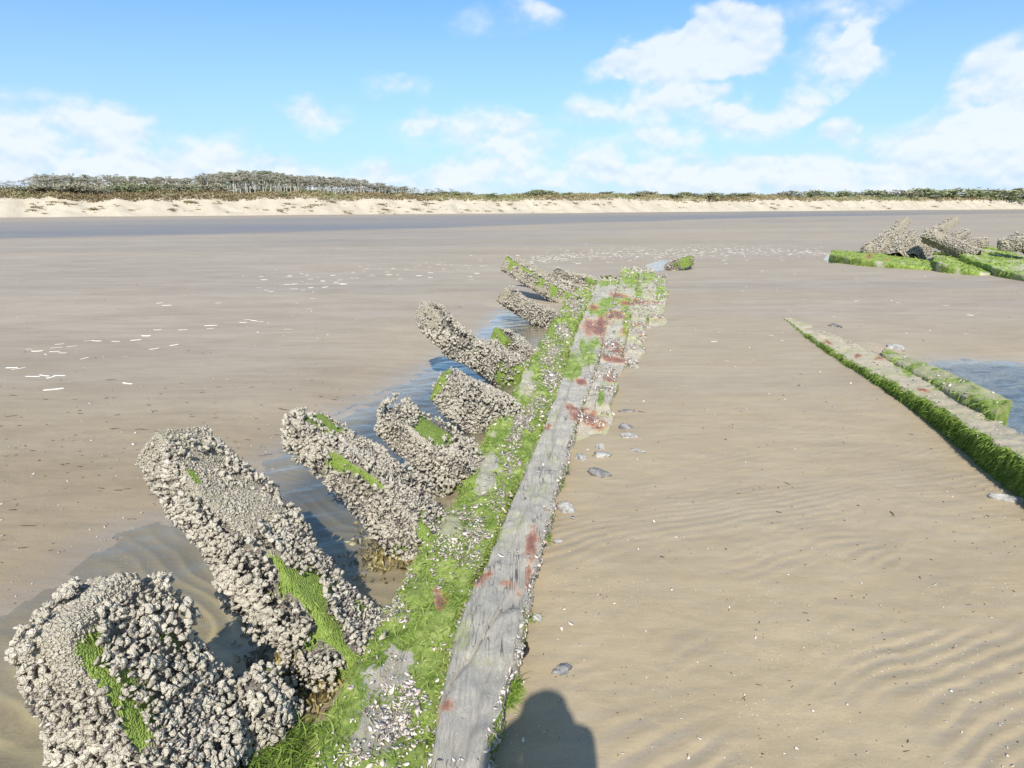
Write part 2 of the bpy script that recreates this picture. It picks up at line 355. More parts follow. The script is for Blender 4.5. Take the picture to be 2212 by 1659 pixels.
def m_noise(name, a, b, scale, rough=.85, bst=.6, bd=.02, spec=.25, stretch=(1, 1, 1)):
    m, g = mat(name); p = g.mapv(g.pos(), stretch); n = g.noise(p, scale, 5, .62); n2 = g.noise(p, scale*4.3, 3)
    c = g.mix(g.sm(n, .32, .68), a, b); c = g.mix(.4, c, g.mix(n2, (.6, .6, .6), (1.4, 1.4, 1.4)), 'MULTIPLY')
    g.out(prin(g, c, rough, g.bump(g.m('ADD', n, g.m('MULTIPLY', n2, .4)), bst, bd), spec)); return m
M_WOODS = m_wood('sand covered wood', (.46, .395, .27), (.58, .505, .37))
M_SAND, M_DUNE, M_WOOD, M_RIB, M_BARN = m_sand(), m_dune(), m_wood(), m_rib(), m_barn()
M_WEED = m_weed(); M_WEEDD = m_weed('dark hanging seaweed', (.035, .09, .01), (.30, .42, .07), .3)
M_MUSSEL = m_tinted('mussel shell', [(0, (.06, .05, .06)), (.4, (.17, .14, .12)), (.75, (.36, .32, .26)), (1, (.56, .51, .44))], .4, .4)
M_SHARD = m_tinted('broken shell', [(0, (.22, .18, .15)), (.3, (.48, .41, .35)), (.6, (.62, .55, .47)), (.82, (.70, .58, .47)), (.95, (.74, .70, .63)), (1, (.38, .36, .42))], .45, .4)
M_RAZOR = m_tinted('razor shell', [(0, (.45, .37, .26)), (.3, (.66, .60, .51)), (1, (.78, .75, .69))], .4, .4)
M_SCRAP = m_tinted('dark seaweed scrap', [(0, (.03, .02, .012)), (.7, (.09, .06, .035)), (1, (.16, .06, .04))], .6, .3)
M_STONE = m_noise('grey stone', (.24, .235, .22), (.43, .41, .37), 22)
M_DRIFT = m_noise('dark driftwood', (.085, .085, .095), (.30, .28, .26), 16, .7, .9, .02, .3, (1, 1, 1))
M_LEAFA = m_tinted('marram grass', [(0, (.21, .155, .085)), (.35, (.32, .26, .15)), (.65, (.25, .25, .12)), (1, (.19, .23, .105))], .8, .1, 3)
M_BUSH = m_tinted('bush leaf', [(0, (.135, .16, .08)), (.5, (.20, .225, .115)), (1, (.29, .295, .17))], .8, .15, 2)
M_BUSHG = m_tinted('grey shrub leaf', [(0, (.17, .16, .11)), (.5, (.24, .23, .16)), (1, (.33, .31, .23))], .8, .15, 2)
M_PINE = m_weed('pine needles', (.37, .35, .265), (.60, .57, .455), .5)
M_PINEG = m_weed('green pine needles', (.25, .28, .16), (.46, .48, .325), .5)
M_BARK = m_noise('grey bark', (.32, .295, .25), (.48, .445, .39), 3)
M_WATER = m_water('tide pool water', ((1, 1.6, 1), 12, 14), .12, (.90, .905, .86), .03)
M_WATERR = m_water('wind rippled water', ((.45, 1.7, 1), 6, 30), .35, (.84, .90, .94), .03)

# ------------------------------------------------------------------ ground shape
POOL = ats([(-700, 1950), (-700, 1500), (-220, 1400), (0, 1330), (120, 1255), (270, 1140), (420, 1095), (560, 1000), (700, 900), (790, 858), (880, 815), (955, 772), (1040, 712), (1095, 664), (1135, 664),
            (1175, 700), (1190, 760), (1150, 860), (1080, 960), (1010, 1080), (930, 1230), (840, 1420), (760, 1659), (700, 2100), (0, 2200)])[:, :2]
POOLR = ats([(1985, 778), (2080, 770), (2230, 780), (2500, 790), (2800, 860), (2700, 1010), (2350, 1010), (2200, 960), (2110, 870)])[:, :2]
POOLF = ats([(1395, 572), (1425, 561), (1452, 562), (1450, 580), (1420, 584)])[:, :2]
POOLW = ats([(1780, 556), (1790, 550), (1812, 552), (1815, 566), (1790, 567)])[:, :2]
BACKF = ats([(1700, 688), (1800, 745), (1890, 805), (1960, 838), (2005, 836), (1990, 812), (1930, 765), (1870, 738), (1790, 712), (1720, 690)])[:, :2]
def sdist(x, y, P):
    """signed distance to a polygon, positive inside"""
    d = np.full(x.shape, 1e9); ins = np.zeros(x.shape, bool)
    for (a, b) in zip(P, np.roll(P, -1, 0)):
        e = b-a; t = np.clip(((x-a[0])*e[0]+(y-a[1])*e[1])/max(e@e, 1e-9), 0, 1)
        d = np.minimum(d, np.hypot(x-a[0]-t*e[0], y-a[1]-t*e[1]))
        c = ((a[1] > y) != (b[1] > y)); ins ^= c & (x < (b[0]-a[0])*(y-a[1])/(b[1]-a[1]+1e-12)+a[0])
    return np.where(ins, d, -d)
WL = -0.035
def ground(x, y):
    """height, ripple trough factor, pool depth factor"""
    r = np.hypot(x, y); h = fbm(xy3(x, y, .5), 3, 3)*.012*sstep(r, 0, 4)+fbm(xy3(x, y, .05), 4, 3)*.05*sstep(r, 15, 60)
    wx = x+.08*fbm(xy3(x, y, 1.5), 5, 3); wy = y+.15*fbm(xy3(x, y, .9), 9, 4)
    ang = rad(28)-.10*np.clip(y-2, 0, 6)*.6
    ph = (-np.sin(ang)*wx+np.cos(ang)*wy)/.078
    s = .5+.5*np.sin(2*np.pi*ph)
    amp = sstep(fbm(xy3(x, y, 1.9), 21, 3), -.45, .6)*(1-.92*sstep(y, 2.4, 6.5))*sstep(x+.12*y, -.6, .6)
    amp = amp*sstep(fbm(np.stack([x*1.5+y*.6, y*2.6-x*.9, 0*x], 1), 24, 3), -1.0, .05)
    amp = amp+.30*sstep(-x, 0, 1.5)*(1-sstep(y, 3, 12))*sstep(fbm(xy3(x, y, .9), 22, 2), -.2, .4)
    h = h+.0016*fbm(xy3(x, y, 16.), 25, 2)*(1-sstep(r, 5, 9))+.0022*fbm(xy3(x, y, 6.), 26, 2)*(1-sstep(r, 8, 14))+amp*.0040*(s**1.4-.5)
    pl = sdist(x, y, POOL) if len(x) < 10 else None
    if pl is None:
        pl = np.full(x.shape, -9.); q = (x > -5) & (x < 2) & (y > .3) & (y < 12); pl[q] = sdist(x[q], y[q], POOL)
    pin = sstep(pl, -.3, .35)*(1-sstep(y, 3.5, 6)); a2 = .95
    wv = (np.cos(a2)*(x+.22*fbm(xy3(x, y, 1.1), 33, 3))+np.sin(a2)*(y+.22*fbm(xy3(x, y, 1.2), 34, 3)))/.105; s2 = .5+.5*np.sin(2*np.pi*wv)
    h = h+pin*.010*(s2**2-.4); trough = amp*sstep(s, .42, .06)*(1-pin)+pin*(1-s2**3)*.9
    db = sdist(x, y, BACKF) if len(x) < 10 else None
    if db is None:
        db = np.full(x.shape, -9.); q = (x > BACKF[:, 0].min()-1) & (x < BACKF[:, 0].max()+1) & (y > BACKF[:, 1].min()-1) & (y < BACKF[:, 1].max()+1); db[q] = sdist(x[q], y[q], BACKF)
    h = h+.10*sstep(db, -.35, .25)*sstep(y, 11.5, 7)
    pf = np.zeros_like(h)
    for P, wl, dep, wid in ((POOL, WL, .15, 1.25), (POOLR, -.03, .16, .5), (POOLF, -.02, .06, .3), (POOLW, -.02, .05, .3)):
        bb = (x > P[:, 0].min()-1) & (x < P[:, 0].max()+1) & (y > P[:, 1].min()-1) & (y < P[:, 1].max()+1)
        if not bb.any(): continue
        d = sdist(x[bb], y[bb], P)+.05*fbm(xy3(x[bb], y[bb], 1.3), 31, 2)
        hb = h[bb]; out = wl+(hb-wl)*sstep(-d, 0, .7)
        inn = wl-dep*sstep(d, -.02, wid)+hb*.5
        h[bb] = np.where(d > 0, inn, out); pf[bb] = np.maximum(pf[bb], sstep(d, .0, wid*.8))
    return h, trough, pf

def build_sand():
    r = [0.02, .3, .7, 1.0, 1.2]
    while r[-1] < 6: r.append(r[-1]*1.0052)
    while r[-1] < 40: r.append(r[-1]*1.013)
    while r[-1] < 4500: r.append(r[-1]*1.03)
    r = np.array(r)
    th = np.r_[np.linspace(-rad(48), rad(48), 600), np.linspace(rad(48), rad(312), 70)[1:-1]]
    n, m = len(r), len(th)
    X = (r[:, None]*np.sin(th)[None]).ravel(); Y = (r[:, None]*np.cos(th)[None]).ravel()
    h, tr, pf = ground(X, Y)
    P = np.stack([X, Y, h], 1); px, py = proj(np.stack([X, Y, np.zeros_like(X)], 1)); front = Y > .5
    # broad wetness bands that run along the beach
    yy = py+ (px-1106)*.0098
    nb = fbm(xy3(X, Y, .06)*np.array([.45, 2.2, 1]), 41, 4); nb2 = fbm(xy3(X, Y, .25)*np.array([.5, 2.5, 1]), 43, 3)
    lo = np.interp(px, [0, 1106, 1700, 2212], [480, 463, 454, 451.5]); hi = np.interp(px, [0, 600, 1106, 1700, 2212], [514, 501, 486, 468, 461]); f = (py-lo)/(hi-lo)
    band = sstep(f, -.12, .12)*(.5+.5*sstep(f, .1, .85))*sstep(f, 1.12, .93)*sstep(px, 3200, 1400)
    f2 = (py-hi)/(hi-lo); band = np.maximum(band, .28*sstep(f2, .05, .4)*sstep(f2, 1.6, .7)*sstep(nb2, -.3, .3))
    band = np.where(front & (yy < 640), np.clip(band*(.95+.35*nb), 0, 1), 0)
    damp = sstep(px, 1050, 650)*sstep(py, 640, 950)*(.42+.25*nb2+.2*fbm(xy3(X, Y, 1.)*np.array([.6, 2., 1]), 44, 3)); damp = np.where(front, np.clip(damp, 0, .9), 0)
    wet = np.clip(.9*sstep(py, 1000, 620)*sstep(py, 452, 470)+.35*nb2*sstep(py, 1500, 700)+.35*sstep(px, 1150, 500)*sstep(py, 1400, 900), 0, 1)
    wet = np.where(front, wet, .4)
    d = sdist(X, Y, POOL); wet = np.maximum(wet, sstep(-d, .5, .05)*(Y > 0)*.8*sstep(-d, 1, .0))
    d2 = sdist(X, Y, POOLR); wet = np.maximum(wet, sstep(-d2, .6, .05)*.7)
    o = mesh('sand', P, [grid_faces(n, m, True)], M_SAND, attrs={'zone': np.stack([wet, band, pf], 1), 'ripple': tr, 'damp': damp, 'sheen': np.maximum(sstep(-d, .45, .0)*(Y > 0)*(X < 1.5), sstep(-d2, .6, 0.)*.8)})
    tag(o, kind='structure')
build_sand()
def water(name, P, z, m):
    c = P.mean(0); Q = P
    me = bpy.data.meshes.new(name); me.from_pydata([(a[0], a[1], z) for a in Q], [], [list(range(len(Q)))])
    import bmesh
    bm = bmesh.new(); bm.from_mesh(me); bmesh.ops.triangulate(bm, faces=bm.faces[:]); bmesh.ops.recalc_face_normals(bm, faces=bm.faces[:])
    if sum(f.normal.z for f in bm.faces) < 0: bmesh.ops.reverse_faces(bm, faces=bm.faces[:])
    bm.to_mesh(me); bm.free(); me.materials.append(m); o = bpy.data.objects.new(name, me); COL.objects.link(o); o['kind'] = 'structure'; return o
def grow(P, d):
    e = np.roll(P, -1, 0)-np.roll(P, 1, 0); nrm = unit(np.stack([e[:, 1], -e[:, 0]], 1))
    s = np.sum(P[:, 0]*np.roll(P[:, 1], -1)-np.roll(P[:, 0], -1)*P[:, 1]); return P+nrm*d*np.sign(s)
def wavy(name, P, z, m, step, waves, kind=0):
    x0, y0 = P.min(0)-.1; x1, y1 = P.max(0)+.1; xs, ys = np.arange(max(x0, -4), min(x1, 8), step), np.arange(max(y0, .6), y1, step)
    X, Y = np.meshgrid(xs, ys, indexing='ij'); sh = X.shape; X, Y = X.ravel(), Y.ravel(); ok = sdist(X, Y, P) > -.05
    Z = z+sum(a*fbm(np.stack([(X*math.cos(r)+Y*math.sin(r))/lx, (-X*math.sin(r)+Y*math.cos(r))/ly, 0*X], 1), sd_, 3) for a, lx, ly, r, sd_ in waves)
    Fq = grid_faces(*sh); Fq = Fq[ok[Fq].all(1)]; u, inv = np.unique(Fq, return_inverse=True); inv = inv.reshape(Fq.shape)
    V = np.stack([X, Y, Z], 1)[u]; n_ = np.cross(V[inv[0, 2]]-V[inv[0, 0]], V[inv[0, 3]]-V[inv[0, 1]])[2]
    tag(mesh(name, V, [inv if n_ > 0 else inv[:, ::-1]], m), kind='structure')
wavy('tide_pool_water', POOL, WL, M_WATER, .022, ((.0035, .34, .13, .55, 201), (.0016, .12, .07, -.3, 202)))
wavy('rippled_pool_water', POOLR, -.03, M_WATERR, .02, ((.007, .34, .12, .25, 203), (.0035, .13, .06, -.2, 204)))
water('puddle_water', grow(POOLF, .04), -.02, M_WATER); water('puddle_water', grow(POOLW, .03), -.02, M_WATER)

# ------------------------------------------------------------------ dunes
DB0, DB1 = at(0, 470)[:2], at(2212, 452)[:2]
DDIR = (DB1-DB0)/np.linalg.norm(DB1-DB0); DLEN = np.linalg.norm(DB1-DB0); DNRM = np.array([-DDIR[1], DDIR[0]]); DNRM *= np.sign(DNRM[1])
def dune_h(s, b):
    """height at s metres along the dune foot and b metres behind it"""
    z0 = np.zeros_like(s); q = lambda k, sd_, o=3: fbm(np.stack([s*k, b*k, z0], 1), sd_, o)
    line = fbm(np.stack([s*.03, z0, z0], 1), 51, 3)*3+fbm(np.stack([s*.16, z0, z0], 1), 52, 3)*1.2
    crest = 6.2+.8*fbm(np.stack([s*.022, z0, z0], 1), 53, 3)+.5*fbm(np.stack([s*.11, z0, z0], 1), 54, 3)-.2*sstep(s, 100, 330)
    t = np.clip((b-1.5-line*.5)/(8.5), 0, 1); face = crest*(.78*t+.22*t*t*t)
    face = face+t*(1-t)*(1.7*q(.22, 55)+1.0*q(.6, 56))
    back = crest+sstep(b, 9, 40)*(.5+.7*q(.05, 57))+sstep(b, 8, 14)*.4*q(.3, 58)
    return np.where(t < 1, face, back)-.03, np.clip(sstep(b, 8.0+line*.5, 9.8+line*.5), 0, 1)
def dune_p(s, b):
    h, v = dune_h(s, b); xy = DB0+s[:, None]*DDIR+b[:, None]*DNRM; return np.c_[xy, h], v
def build_dunes():
    s = np.linspace(-110, DLEN+320, 1000); b = np.r_[np.linspace(-2, 14, 44), np.linspace(14, 60, 24)[1:], np.linspace(60, 900, 12)[1:]]
    S, B = np.meshgrid(s, b, indexing='ij'); P, v = dune_p(S.ravel(), B.ravel())
    P[:, 2] = np.where(B.ravel() < -.5, -.25, P[:, 2])
    o = mesh('sand_dunes', P, [grid_faces(len(s), len(b))[:, ::-1]], M_DUNE, attrs={'veg': v}); tag(o, kind='structure')
build_dunes()
def dune_sb(px, dist):
    """dune coordinates of the point seen in column px at a given ground distance behind the foot"""
    d = ray(px, 450)[:2]; d = d/np.linalg.norm(d)
    A = np.array([[d[0], -DDIR[0]], [d[1], -DDIR[1]]]); k = np.linalg.solve(A, DB0+dist*DNRM); return k[1], dist, k[0]
def build_marram():
    n = 15000; px = rng.uniform(-120, 2330, n); b = 7.4+rng.exponential(5, n)*rng.choice([.35, 1., 2.2], n)
    s = np.array([dune_sb(p, q)[0] for p, q in zip(px, b)])
    line = fbm(np.stack([s*.03, 0*s, 0*s], 1), 51, 3)*3+fbm(np.stack([s*.16, 0*s, 0*s], 1), 52, 3)*1.2
    b = b+line*.5+.9
    P, v = dune_p(s, b); far = np.linalg.norm(P[:, :2], axis=1)/200
    rep = 5; P = np.repeat(P, rep, 0)+rng.normal(size=(n*rep, 3))*np.array([.35, .35, .03]); P[:, 2] -= .1
    D = unit(rng.normal(size=(n*rep, 3))*.45+np.array([.25, -.1, 1])); L = np.repeat(rng.uniform(.35, .95, n), rep)*rng.uniform(.6, 1.1, n*rep)
    V, Fc, t = blades(P, D, L, .22*np.repeat(far, rep)**.5, .25, .4)
    tb = np.clip(.5+.5*fbm(np.stack([s*.05, b*.2, 0*s], 1), 61, 3)+(b-10)*.035-.15, 0, 1)
    t = np.clip(np.repeat(np.repeat(tb, rep), 8)+.3*(t-.5), 0, 1)
    tag(mesh('marram_grass', V, Fc, M_LEAFA, attrs={'tint': t}), 'brown and green marram grass along the top of the dunes', 'grass', kind='stuff')
build_marram()
def leaf_cloud(C, R, n, size, flat=1.):
    """small leaf faces spread through an ellipsoid's volume, clumped"""
    nc = max(4, n//22); q = rng.normal(size=(nc, 3)); q = unit(q)*(rng.random((nc, 1))**.45); q[:, 2] = np.where(q[:, 2] < -.5, -q[:, 2]*.4, q[:, 2])
    p = q[rng.integers(0, nc, n)]+rng.normal(size=(n, 3))*.16
    P = C+p*R; N = unit(rng.normal(size=(n, 3))+np.array([0, 0, .5])); Rm = frames(N)
    quad = np.array([[-1, -.5, 0], [.2, -.6, .12], [1, .1, 0], [0, .6, -.1]])
    V, Fc, t = scatter([(quad, np.array([[0, 1, 2, 3]]))], P, Rm, size*rng.uniform(.6, 1.4, n), np.clip(.5+.25*rng.normal(size=n)+.3*p[:, 2], 0, 1))
    return V, Fc, t
def tube(path, rads, m=6):
    path = np.asarray(path, float); T = unit(np.gradient(path, axis=0)); ref = np.array([.3, .9, .1]); X = unit(np.cross(T, ref)); Y = np.cross(T, X)
    a = np.linspace(0, 2*np.pi, m, endpoint=False)
    V = path[:, None]+np.asarray(rads)[:, None, None]*(np.cos(a)[None, :, None]*X[:, None]+np.sin(a)[None, :, None]*Y[:, None])
    return V.reshape(-1, 3), grid_faces(len(path), m, True)
def merge(parts):
    V, Fq, off = [], [], 0
    for v, f in parts: V.append(v); Fq.append(f+off); off += len(v)
    return np.concatenate(V), np.concatenate(Fq)
def pine(kind):
    """prototype pine 10 m tall at the origin: trunk part, crown part"""
    lean = rng.normal(size=2)*.5; h = 10.
    zz = np.linspace(0, h*.96, 8); path = np.stack([lean[0]*(zz/h)**2+.12*np.sin(zz*1.1+rng.random()*6), lean[1]*(zz/h)**2, zz], 1)
    tr = [tube(path, np.linspace(.27, .06, 8), 6)]
    nb = {'dense': 9, 'bare': 13, 'green': 10, 'front': 7}[kind]; cl = []
    for k in range(nb):
        zf = rng.uniform(.62 if kind != 'bare' else .35, .97); c = lerp_rows(path, np.array([zf]))[0]; a = rng.uniform(0, 2*np.pi)
        ln = (1.15-zf)*rng.uniform(2.4, 4.4)+.5; e = c+np.array([math.cos(a)*ln+.5, math.sin(a)*ln, rng.uniform(.1, .9)]); mid = (c+e)/2+np.array([0, 0, .15])
        tr.append(tube([c, mid, e], [.07, .05, .02], 4))
        if kind == 'bare':
            cl.append((e, np.array([1., 1., .28]), 30, .22))
            for q in range(3):
                e2 = mid+(e-mid)*rng.random()+rng.normal(size=3)*np.array([.6, .6, .4]); tr.append(tube([mid, (mid+e2)/2, e2], [.035, .03, .015], 3))
        else: cl.append((e-np.array([0, 0, .1]), np.array([1.2, 1.2, .55]), 42, .25)); cl.append((mid, np.array([.9, .9, .4]), 24, .22))
    if kind in ('dense', 'green'):
        for k in range(19):
            c = lerp_rows(path, np.array([rng.uniform(.15, .9)]))[0]+rng.normal(size=3)*np.array([.5, .5, .2]); cl.append((c, np.array([1.2, 1.2, .6]), 34, .21))
    elif kind == 'bare':
        for k in range(7):
            c = lerp_rows(path, np.array([rng.uniform(.3, .9)]))[0]+rng.normal(size=3)*np.array([.4, .4, .2]); cl.append((c, np.array([.9, .9, .5]), 16, .18))
    if kind == 'green': cl.append((path[-1]+np.array([0, 0, -.4]), np.array([2.0, 2.0, .9]), 170, .27))
    if kind == 'dense': cl.append((path[-1]+np.array([0, 0, -1.]), np.array([1.5, 1.5, 1.2]), 80, .25))
    V, Fq = merge(tr); Vs, Fs, Ts, off = [], [], [], 0
    for C, R, n, s in cl:
        v, f, t = leaf_cloud(C, R, n, s); Vs.append(v); Fs.append(f[0]+off); Ts.append(t); off += len(v)
    return (V, Fq), (np.concatenate(Vs), np.concatenate(Fs), np.concatenate(Ts))
def copy_thing(root, loc, scale, rz, label=None):
    r = root.copy(); COL.objects.link(r); r.location = loc; r.scale = scale; r.rotation_euler = (0, 0, rz)
    if label: r['label'] = label
    for ch in root.children:
        c = ch.copy(); COL.objects.link(c); c.parent = r
    return r
def build_trees():
    top = np.array([(0, 392), (30, 388), (80, 376), (120, 374), (180, 375), (260, 377), (330, 380), (420, 383), (470, 372), (540, 368), (590, 368), (630, 377), (700, 380), (760, 383), (800, 390), (840, 397), (890, 404), (940, 408), (1000, 411)], float)
    LAB = {'dense': 'brownish pine with a bare pale trunk crowded in the dune top stand', 'front': 'pine with a long bare pale trunk at the front edge of the dune top stand', 'bare': 'thin nearly leafless pine on the dune top with open branches', 'green': 'taller pine with a full dark green crown at the middle of the stand'}
    prot = {k: [] for k in LAB}
    for k in LAB:
        for i in range(8 if k == 'dense' else 5):
            (tv, tf), (cv, cf, ct) = pine(k)
            t = thing('pine_tree', (0, 0, 0), LAB[k], 'tree', 'pine trees on the dune top')
            mesh('trunk', tv, [tf], M_BARK, t); mesh('crown', cv, [cf], M_PINEG if k == 'green' else M_PINE, t, {'tint': ct}, False); prot[k].append([t, False])
    spots = []
    for px in (4, 22, 38, 62, 78, 92, 104): spots.append((px, 'bare', rng.uniform(20, 40)))
    for px in np.arange(68, 160, 13): spots.append((px+rng.uniform(-4, 4), 'bare', rng.uniform(25, 45)))
    for px in np.arange(96, 470, 5.2): spots.append((px+rng.uniform(-4, 4), rng.choice(['dense', 'dense', 'dense', 'bare']), rng.uniform(22, 60)))
    for px in np.arange(440, 660, 3.6): spots.append((px+rng.uniform(-4, 4), rng.choice(['dense', 'green', 'green']) if 470 < px < 640 else 'dense', rng.uniform(18, 75)))
    for px in np.arange(625, 880, 4.4): spots.append((px+rng.uniform(-4, 4), rng.choice(['dense', 'dense', 'bare']), rng.uniform(18, 50)))
    for px in np.arange(455, 885, 6.5): spots.append((px+rng.uniform(-3, 3), 'front', rng.uniform(11.5, 14)))
    for px in (872, 884, 893, 905, 921, 934, 947, 958, 975): spots.append((px, 'bare', rng.uniform(14, 30)))
    for px, k, b in spots:
        s, b, dist = dune_sb(px, b); P, v = dune_p(np.array([s]), np.array([b])); P = P[0]
        ty = np.interp(px, top[:, 0], top[:, 1])+rng.uniform(-2, 9)*(1 if k != 'green' else .4)
        d = ray(px, ty); zt = HC+d[2]/np.hypot(d[0], d[1])*dist; hh = max(zt-P[2], 2.2)
        e = prot[k][rng.integers(0, len(prot[k]))]; sc_ = hh/10.; wd = max(sc_, .62)*rng.uniform(.85, 1.15)
        loc = (P[0], P[1], P[2]-.15)
        if not e[1]: r = e[0]; r.location = loc; r.scale = (wd, wd, sc_); r.rotation_euler = (0, 0, rng.uniform(0, 6.28)); e[1] = True
        else: r = copy_thing(e[0], loc, (wd, wd, sc_), rng.uniform(0, 6.28))
    for k in prot:
        for e in prot[k]:
            if not e[1]:
                for c in list(e[0].children): bpy.data.objects.remove(c)
                bpy.data.objects.remove(e[0])
build_trees()
def build_bushes():
    protos = []
    for i in range(8):
        V, Fc, t = leaf_cloud(np.array([0, 0, .35]), np.array([1., .8, .55]), 620, .085)
        st = merge([tube([(0, 0, -.2), (.1*math.cos(a), .1*math.sin(a), .3), (.6*math.cos(a), .5*math.sin(a), .65)], [.04, .03, .01], 4) for a in rng.uniform(0, 6.28, 5)])
        r = thing('dune_bush', (0, 0, 0), ('low green bush' if i < 5 else 'grey twiggy shrub')+' among the grass on the dune top', 'bush', 'bushes on the dune top')
        mesh('foliage', V, Fc, M_BUSH if i < 5 else M_BUSHG, r, {'tint': t}, False); mesh('stem', st[0], [st[1]], M_BARK, r); protos.append([r, 0])
    sp = [(x+rng.uniform(-8, 8), rng.uniform(407, 414), rng.uniform(26, 46), rng.uniform(8, 15)) for x in np.arange(-10, 470, 19)]
    sp += [(x+rng.uniform(-8, 8), rng.uniform(394, 405), rng.uniform(34, 60), rng.uniform(12, 22)) for x in np.arange(70, 470, 14)]
    sp += [(x+rng.uniform(-6, 6), rng.uniform(412, 417), rng.uniform(20, 34), rng.uniform(7, 12)) for x in np.arange(470, 930, 21)]
    sp += [(1165, 410, 62, 13), (1150, 413, 40, 10), (1190, 412, 36, 11), (1225, 414, 26, 10), (985, 413, 30, 7), (1010, 414, 26, 6), (1310, 414, 34, 8), (1390, 412, 38, 10), (1405, 414, 30, 9), (1370, 416, 36, 8), (940, 414, 34, 8), (960, 416, 40, 8), (1060, 416, 30, 6), (1480, 415, 50, 6), (1540, 415, 60, 6), (1600, 416, 60, 6),
           (1700, 413, 60, 7), (1760, 412, 70, 7), (1820, 411, 60, 7), (1880, 411, 60, 6), (1930, 411, 70, 8), (1990, 408, 80, 9), (2040, 406, 80, 9), (2100, 407, 80, 9), (2160, 407, 80, 8), (2215, 406, 70, 8), (612, 425, 12, 15), (1440, 419, 70, 9), (1500, 420, 80, 8)]
    for px, yt, wpx, hpx in sp:
        b = rng.uniform(11, 17) if px > 930 else rng.uniform(11, 20)
        if px == 612: b = 9.
        s, b, dist = dune_sb(px, b); P, v = dune_p(np.array([s]), np.array([b])); P = P[0]
        d = ray(px, yt); zt = HC+d[2]/np.hypot(d[0], d[1])*dist; hh = max(zt-P[2], hpx/F*dist*.6); wd = wpx/F*dist*.55
        e = protos[rng.integers(5, 8) if rng.random() < (.6 if px < 930 and yt < 407 else .25) else rng.integers(0, 5)]; loc = (P[0], P[1], P[2]-.05); scl = (wd, wd*.8, hh/.92)
        if e[1] == 0: e[0].location = loc; e[0].scale = scl; e[1] = 1
        else: copy_thing(e[0], loc, scl, rng.uniform(-.4, .4))
    # turf clumps slumped down the dune face
    tp = []
    for i in range(6):
        n = 90; P = rng.normal(size=(n, 3))*np.array([.55, .3, .05]); D = unit(rng.normal(size=(n, 3))*.6+np.array([0, -.4, .7]))
        V, Fc, t = blades(P, D, rng.uniform(.3, .75, n), .16, .5, .5)
        o = mesh('turf_clump', V, Fc, M_LEAFA, attrs={'tint': np.clip(t*.5, 0, 1)}); tag(o, 'clump of brown turf slumped on the pale dune face', 'turf clump', 'turf clumps on the dune face'); tp.append([o, 0])
    xs = np.r_[rng.uniform(-5, 900, 85), rng.uniform(800, 1330, 60), rng.uniform(1400, 2215, 42)]
    xs = np.r_[xs, rng.uniform(-5, 2215, 95)]; nb_ = len(xs)-95
    for ix, px in enumerate(xs):
        b = rng.uniform(3.2, 9.0) if px < 1300 else rng.uniform(4.5, 9)
        s, b, dist = dune_sb(px, b); P, v = dune_p(np.array([s]), np.array([b])); e = tp[rng.integers(0, 6)]; k = rng.uniform(.35, 1.2)**1.3 if ix < nb_ else rng.uniform(.16, .4)
        if e[1] == 0: r = e[0]; e[1] = 1
        else: r = e[0].copy(); COL.objects.link(r)
        r.location = P[0]; r.scale = (k*rng.uniform(.8, 1.7), k, k*.8); r.rotation_euler = (0, 0, rng.uniform(-.5, .5))
build_bushes()
#@@PART2
# ------------------------------------------------------------------ wreck: templates
def clump_templates(sub, k, seed):
    """a bunch of barnacles: rounded knobs of several sizes pushed out of one lump"""
    out = []; V0, F0 = ico(sub); r_ = np.random.default_rng(seed)
    for i in range(k):
        c = unit(r_.normal(size=(9 if sub > 1 else 5, 3))); h = r_.uniform(.25, .75, len(c)); wd = r_.uniform(.45, .8, len(c))
        ang = np.arccos(np.clip(V0@c.T, -1, 1)); knob = np.max(h*np.sqrt(np.clip(1-(ang/wd)**2, 0, 1)), axis=1)
        n = fbm(V0*2.1+i*9.1, seed+i, 3, .6); V = V0*(.62+knob+.20*n)[:, None]
        V = V*np.array([1.1, r_.uniform(.6, .95), r_.uniform(.8, 1.15)]); V[:, 2] += .3
        out.append((V, F0))
    return out
CL3, CL2, CL1 = clump_templates(3, 8, 100), clump_templates(2, 9, 100), clump_templates(1, 6, 100)
def mussel_temps():
    V, Fc = ico(2); out = []
    for i in range(4):
        W = V.copy(); W[:, 0] *= 1.; tap = .62+.38*np.clip(W[:, 2]*.5+.5, 0, 1); W[:, 0] *= .42*tap; W[:, 1] *= .30*tap; W[:, 2] = W[:, 2]*.95+.45
        W[:, 0] += .12*W[:, 2]**2*(1 if i % 2 else -1); out.append((W, Fc))
    return out
MUS = mussel_temps()
def shard_temps():
    out = []
    for i in range(6):
        a = np.linspace(0, 2*np.pi, 8, endpoint=False); r = 1+.35*rng.normal(size=8)*.6; x, y = np.cos(a)*r, np.sin(a)*r*.62
        V = np.r_[np.c_[x, y, .28*(x*x+y*y)], [[0, 0, .0]], np.c_[x*.93, y*.93, .28*(x*x+y*y)-.07], [[0, 0, -.08]]]
        Fc = [[8, j, (j+1) % 8] for j in range(8)]+[[17, 9+(j+1) % 8, 9+j] for j in range(8)]
        for j in range(8): Fc += [[j, 9+j, 9+(j+1) % 8], [j, 9+(j+1) % 8, (j+1) % 8]]
        out.append((V, np.array(Fc)))
    return out
SHARD = shard_temps()
KD = unit(at(1300, 600)-at(930, 1659)); KD[2] = 0; KD = unit(KD)

